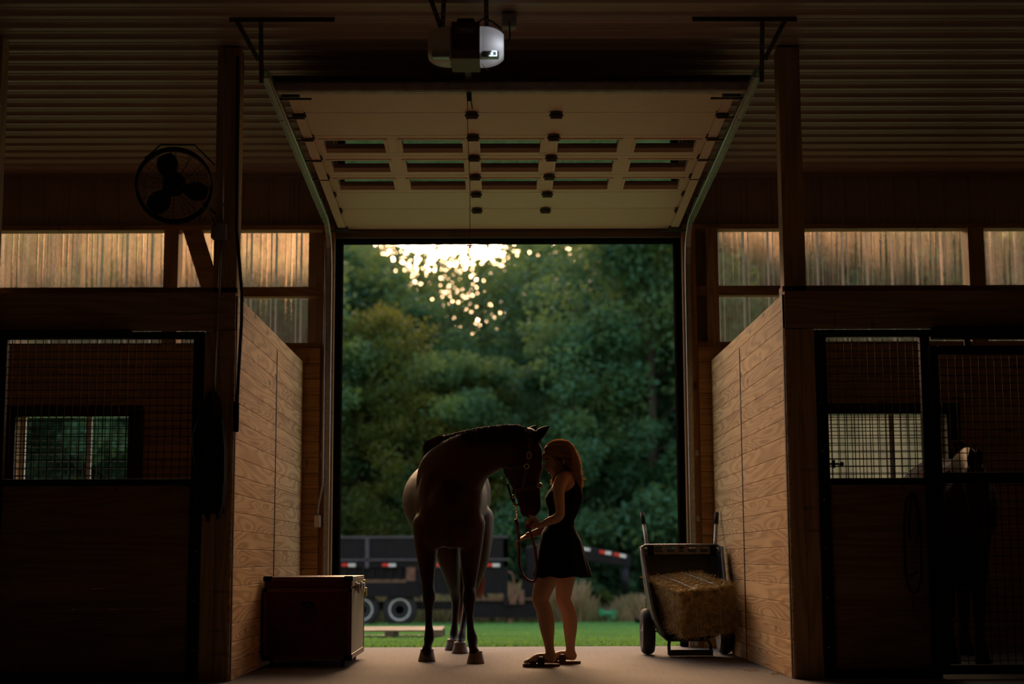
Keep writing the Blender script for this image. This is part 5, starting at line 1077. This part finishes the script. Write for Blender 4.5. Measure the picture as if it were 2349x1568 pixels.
def flow(u_, rs):
    ph = math.radians(rs.uniform(-98, 98)); w1 = rs.normal()*.004; o = []
    th0 = math.radians(rs.uniform(18, 50)); th1 = math.radians(rs.uniform(118, 150)); sc = 1+rs.uniform(-.03, .05)
    for k in range(6):
        th = th0+(th1-th0)*k/5; o.append(HC+Vector((-.126*math.cos(th), .092*math.sin(th)*math.sin(ph)*1.02, .117*math.sin(th)*math.cos(ph)-.02*(1-math.cos(th))*.6))*sc+Vector((0, w1*k, 0)))
    q = rs.rand(); sd = math.sin(ph); e = at(1315+q*21+rs.normal()*2, 1094+q*17+rs.normal()*5, YG_+sd*.088+rs.normal()*.006)
    m1 = o[-1]*.62+e*.38+Vector((.012+.012*math.sin(q*20), sd*.018, 0)); m2 = o[-1]*.25+e*.75+Vector((-.006+.010*math.sin(q*15), sd*.008, 0))
    return o+[m1, m2, e]
st = MB(); rs_ = np.random.RandomState(21)
for i in range(2300): P_ = crom0(flow(0, rs_)); st.tube(P_, [.0017]*(len(P_)-2)+[.001, .0004], 3)
for i in range(150):
    s_ = -1 if i % 2 else 1; a = at(1284+rs_.normal()*2, 1066, YG_+s_*.078); b = at(1275+rs_.normal()*2, 1088+rs_.normal()*2, YG_+s_*.09+rs_.normal()*.004); c = at(1266+rs_.normal()*2.5, 1104+rs_.uniform(-5, 9), YG_+s_*.085+rs_.normal()*.006)
    st.tube([a, b, c], [.0014, .0014, .0004], 3)
def fly(u_, r, rs):
    d = Vector((rs.uniform(.3, 1), rs.normal()*.5, rs.uniform(-.6, .7))).normalized()*rs.uniform(.02, .05); return [r, r+d*.5, r+d+Vector((.0, 0, -.004)), r+d*1.3+Vector((.008, 0, -.018))]
s2 = hairs(90, lambda u_, rs: along([at(1285, 1009, YG_), at(1303, 1026, YG_), at(1314, 1050, YG_), at(1326, 1082, YG_), at(1334, 1102, YG_)], u_)+Vector((-.01, rs.normal()*.03, 0)), fly, .0007, 9)
st.add(s2.v, s2.f); st.build('hair_strands', 'hair_fine', o, fixn=False)
MB().tube([at(1299, 1024, YG_-.02), at(1303, 1029, YG_-.045), at(1306, 1036, YG_-.055)], .004, 8).build('hair_clip', 'black_trim', w)
# sandals
for hx, Y, nm in ((hxn, n_-.06, 'n'), (hxf, f_, 'f')):
    sd_ = MB(); out = []
    for k in range(28):
        q = k*2*math.pi/28; x = math.cos(q); y_ = math.sin(q); wd_ = .036+.012*(1 if x < 0 else 0)*min(1, -x*1.6 if x < 0 else 0); out.append((hx-.112+.137*x, Y+y_*wd_*(1-.15*(x > .3)), .001))
    o = sd_.prism(out, (0, 0, .021)).build('sandal', 'cork', w, bevel=.004)
    for xc, hh, wd_ in ((-.172, .044, .046), (-.115, .068, .050)):
        m = MB(); arc = [(hx+xc, Y+.046*math.cos(a), .014+hh*max(0, math.sin(a))**.75) for a in [k*math.pi/12 for k in range(13)]]
        for p, q in zip(arc[:-1], arc[1:]): m.bar(p, Vector(q)+(Vector(q)-Vector(p))*.05, wd_, .004, (0, (p[1]+q[1])/2-Y, .03))
        m.build('strap', 'sandal_leather', o); 
        bx = MB(); c = Vector((hx+xc, Y-.036, .014+hh*.72)); bx.tube([c+Vector((.011*a, -.004, .011*b)) for a, b in ((-1, -1), (1, -1), (1, 1), (-1, 1))], .0018, 6, True); bx.build('buckle', 'chrome', o)
# ------------------------------------------------------------------ lead rope
t = thing('lead_rope', 'dark red lead rope looping from the halter through the hands of the woman', 'rope', at(1205, 1330, 11.78))
m = MB()
for i in range(11):
    c = at(1183.5+.35*i, 1160+3.6*i, 11.76); r_ = .0085; m.tube([c+Vector((r_*.7*math.cos(a)*(1 if i % 2 else .25), r_*.7*math.cos(a)*(.25 if i % 2 else 1), r_*math.sin(a))) for a in [q*math.pi/4 for q in range(8)]], .0022, 5, True)
m.build('chain', 'brass', t)
rp = [(1187, 1198, 11.76), (1188, 1212, 11.77), (1190, 1228, 11.80), (1191, 1250, 11.83), (1190.5, 1272, 11.83), (1191, 1292, 11.80), (1196, 1312, 11.77), (1206, 1326, 11.74), (1218, 1333, 11.71), (1227, 1331, 11.68), (1231, 1318, 11.66), (1231.5, 1296, 11.64), (1229, 1270, 11.62), (1225, 1248, 11.61), (1219, 1226, 11.60), (1214, 1210, 11.60), (1217, 1200, 11.61), (1222, 1196, 11.63)]
def crom(P, sub=6):
    o = []
    for i in range(len(P)-1):
        a, b, c, d = P[max(i-1, 0)], P[i], P[i+1], P[min(i+2, len(P)-1)]
        for k in range(sub): t_ = k/sub; o.append(.5*((2*b)+(-a+c)*t_+(2*a-5*b+4*c-d)*t_*t_+(-a+3*b-3*c+d)*t_**3))
    return o+[P[-1]]
RP = crom([at(*q) for q in rp]); m = MB()
fr_ = [.0098+.0012*math.sin(i*2.2) for i in range(len(RP))]; m.tube(RP, fr_, 10); m.build('rope', 'rope_red', t, smooth=True)
MB().tube([at(1184, 1190, 11.76), at(1187.5, 1206, 11.762)], .016, 10).build('rope_whipping', 'leather', t, smooth=True)
MB().tube(crom([at(1216, 1204, 11.60), at(1209, 1203, 11.58), at(1208, 1208, 11.58), at(1212, 1212, 11.59)], 4), .009, 8).build('rope_end', 'rope_red', t, smooth=True)
# ------------------------------------------------------------------ blanketed horse in the right stall
h2 = thing('horse', 'horse in the right stall wearing a striped blanket, seen dimly through the mesh', 'horse', (3.3, 11.8, 0))
m = MB(); a = lambda px, py, Y, r1, r2: (at(px, py, Y), r1, r2)
m.sweep([a(2215, 1170, 11.5, .20, .26), a(2205, 1165, 11.7, .27, .33), a(2185, 1160, 12.1, .33, .34), a(2160, 1150, 12.6, .34, .33), a(2145, 1150, 13.0, .28, .28)], seg=28)
m.sweep([a(2212, 1110, 11.65, .12, .24), a(2222, 1085, 11.40, .10, .20), a(2230, 1085, 11.15, .085, .14), a(2236, 1095, 11.0, .08, .11)], seg=18)
m.sweep([a(2236, 1085, 11.0, .085, .09), a(2240, 1120, 10.95, .09, .11), a(2243, 1160, 10.93, .065, .08), a(2245, 1195, 10.92, .055, .06)], seg=18)
for px, Y in ((2170, 11.7), (2240, 11.6), (2120, 12.9), (2205, 12.8)):
    b = at(px, 1250, Y); x = b.x; m.sweep([(Vector((x, Y, .95)), .11, .14), (Vector((x, Y, .70)), .075, .09), (Vector((x, Y, .48)), .055, .06), (Vector((x, Y, .40)), .05, .055), (Vector((x, Y, .25)), .035, .04), (Vector((x, Y, .13)), .045, .045), (Vector((x, Y-.03, .06)), .055, .06), (Vector((x, Y-.04, .02)), .065, .07)], seg=14)
m.build('body', 'coat', h2, smooth=True, me=m.fused(.02, 6, .6), fixn=False)
for px, Y in ((2228, 10.98), (2244, 10.98)):
    b = at(px, 1068, Y); earm(b, b+Vector((0, 0, .13)), Vector((1, 0, 0)), Vector((0, 1, 0)), .035).build('ear', 'coat', h2, smooth=True).modifiers.new('s', 'SOLIDIFY').thickness = .006
m = MB(); n = 28; rws = [(2210, 1168, 11.56, .245, .305), (2205, 1165, 11.7, .285, .345), (2185, 1160, 12.1, .345, .355), (2160, 1150, 12.6, .355, .345), (2145, 1150, 13.0, .295, .295), (2143, 1152, 13.25, .2, .2)]; vs = []
R3 = crom([Vector((*at(q[0], q[1], q[2]),)) for q in rws], 4); H1 = crom([Vector((q[3], q[4], 0)) for q in rws], 4)
for p, q in zip(R3, H1):
    for k in range(n+1): aa = -.5+(math.pi+1.0)*k/n; vs.append((p.x+q.x*math.cos(aa), p.y, p.z+q.y*math.sin(aa)))
idx = [(i*(n+1)+k, i*(n+1)+k+1, (i+1)*(n+1)+k+1, (i+1)*(n+1)+k) for i in range(len(R3)-1) for k in range(n)]
o = MB().add(vs, idx).build('blanket', 'blanket_grey', h2, smooth=True); me = o.data
for nm in ('blanket_red', 'blanket_light'): me.materials.append(MATS[nm])
for p in me.polygons:
    k = (p.index//n) % 6; p.material_index = 1 if k in (1,) else (2 if k in (3, 4) else 0)
o.modifiers.new('s', 'SOLIDIFY').thickness = .012
c = at(2192, 1022, 11.6)
hairs(300, lambda u_, rs: at(2180+u_*28, 1026, 11.55+.15*rs.rand()), lambda u_, r, rs: [r, r+Vector((0, -.02, .05)), r+Vector((.01, -.05, .045)), r+Vector((.02+rs.normal()*.02, -.08, -.03-.05*rs.rand()))], .002, 14).build('mane', 'tail_hair', h2, fixn=False)
# rename so that each set of repeats keeps Blender's own numbering
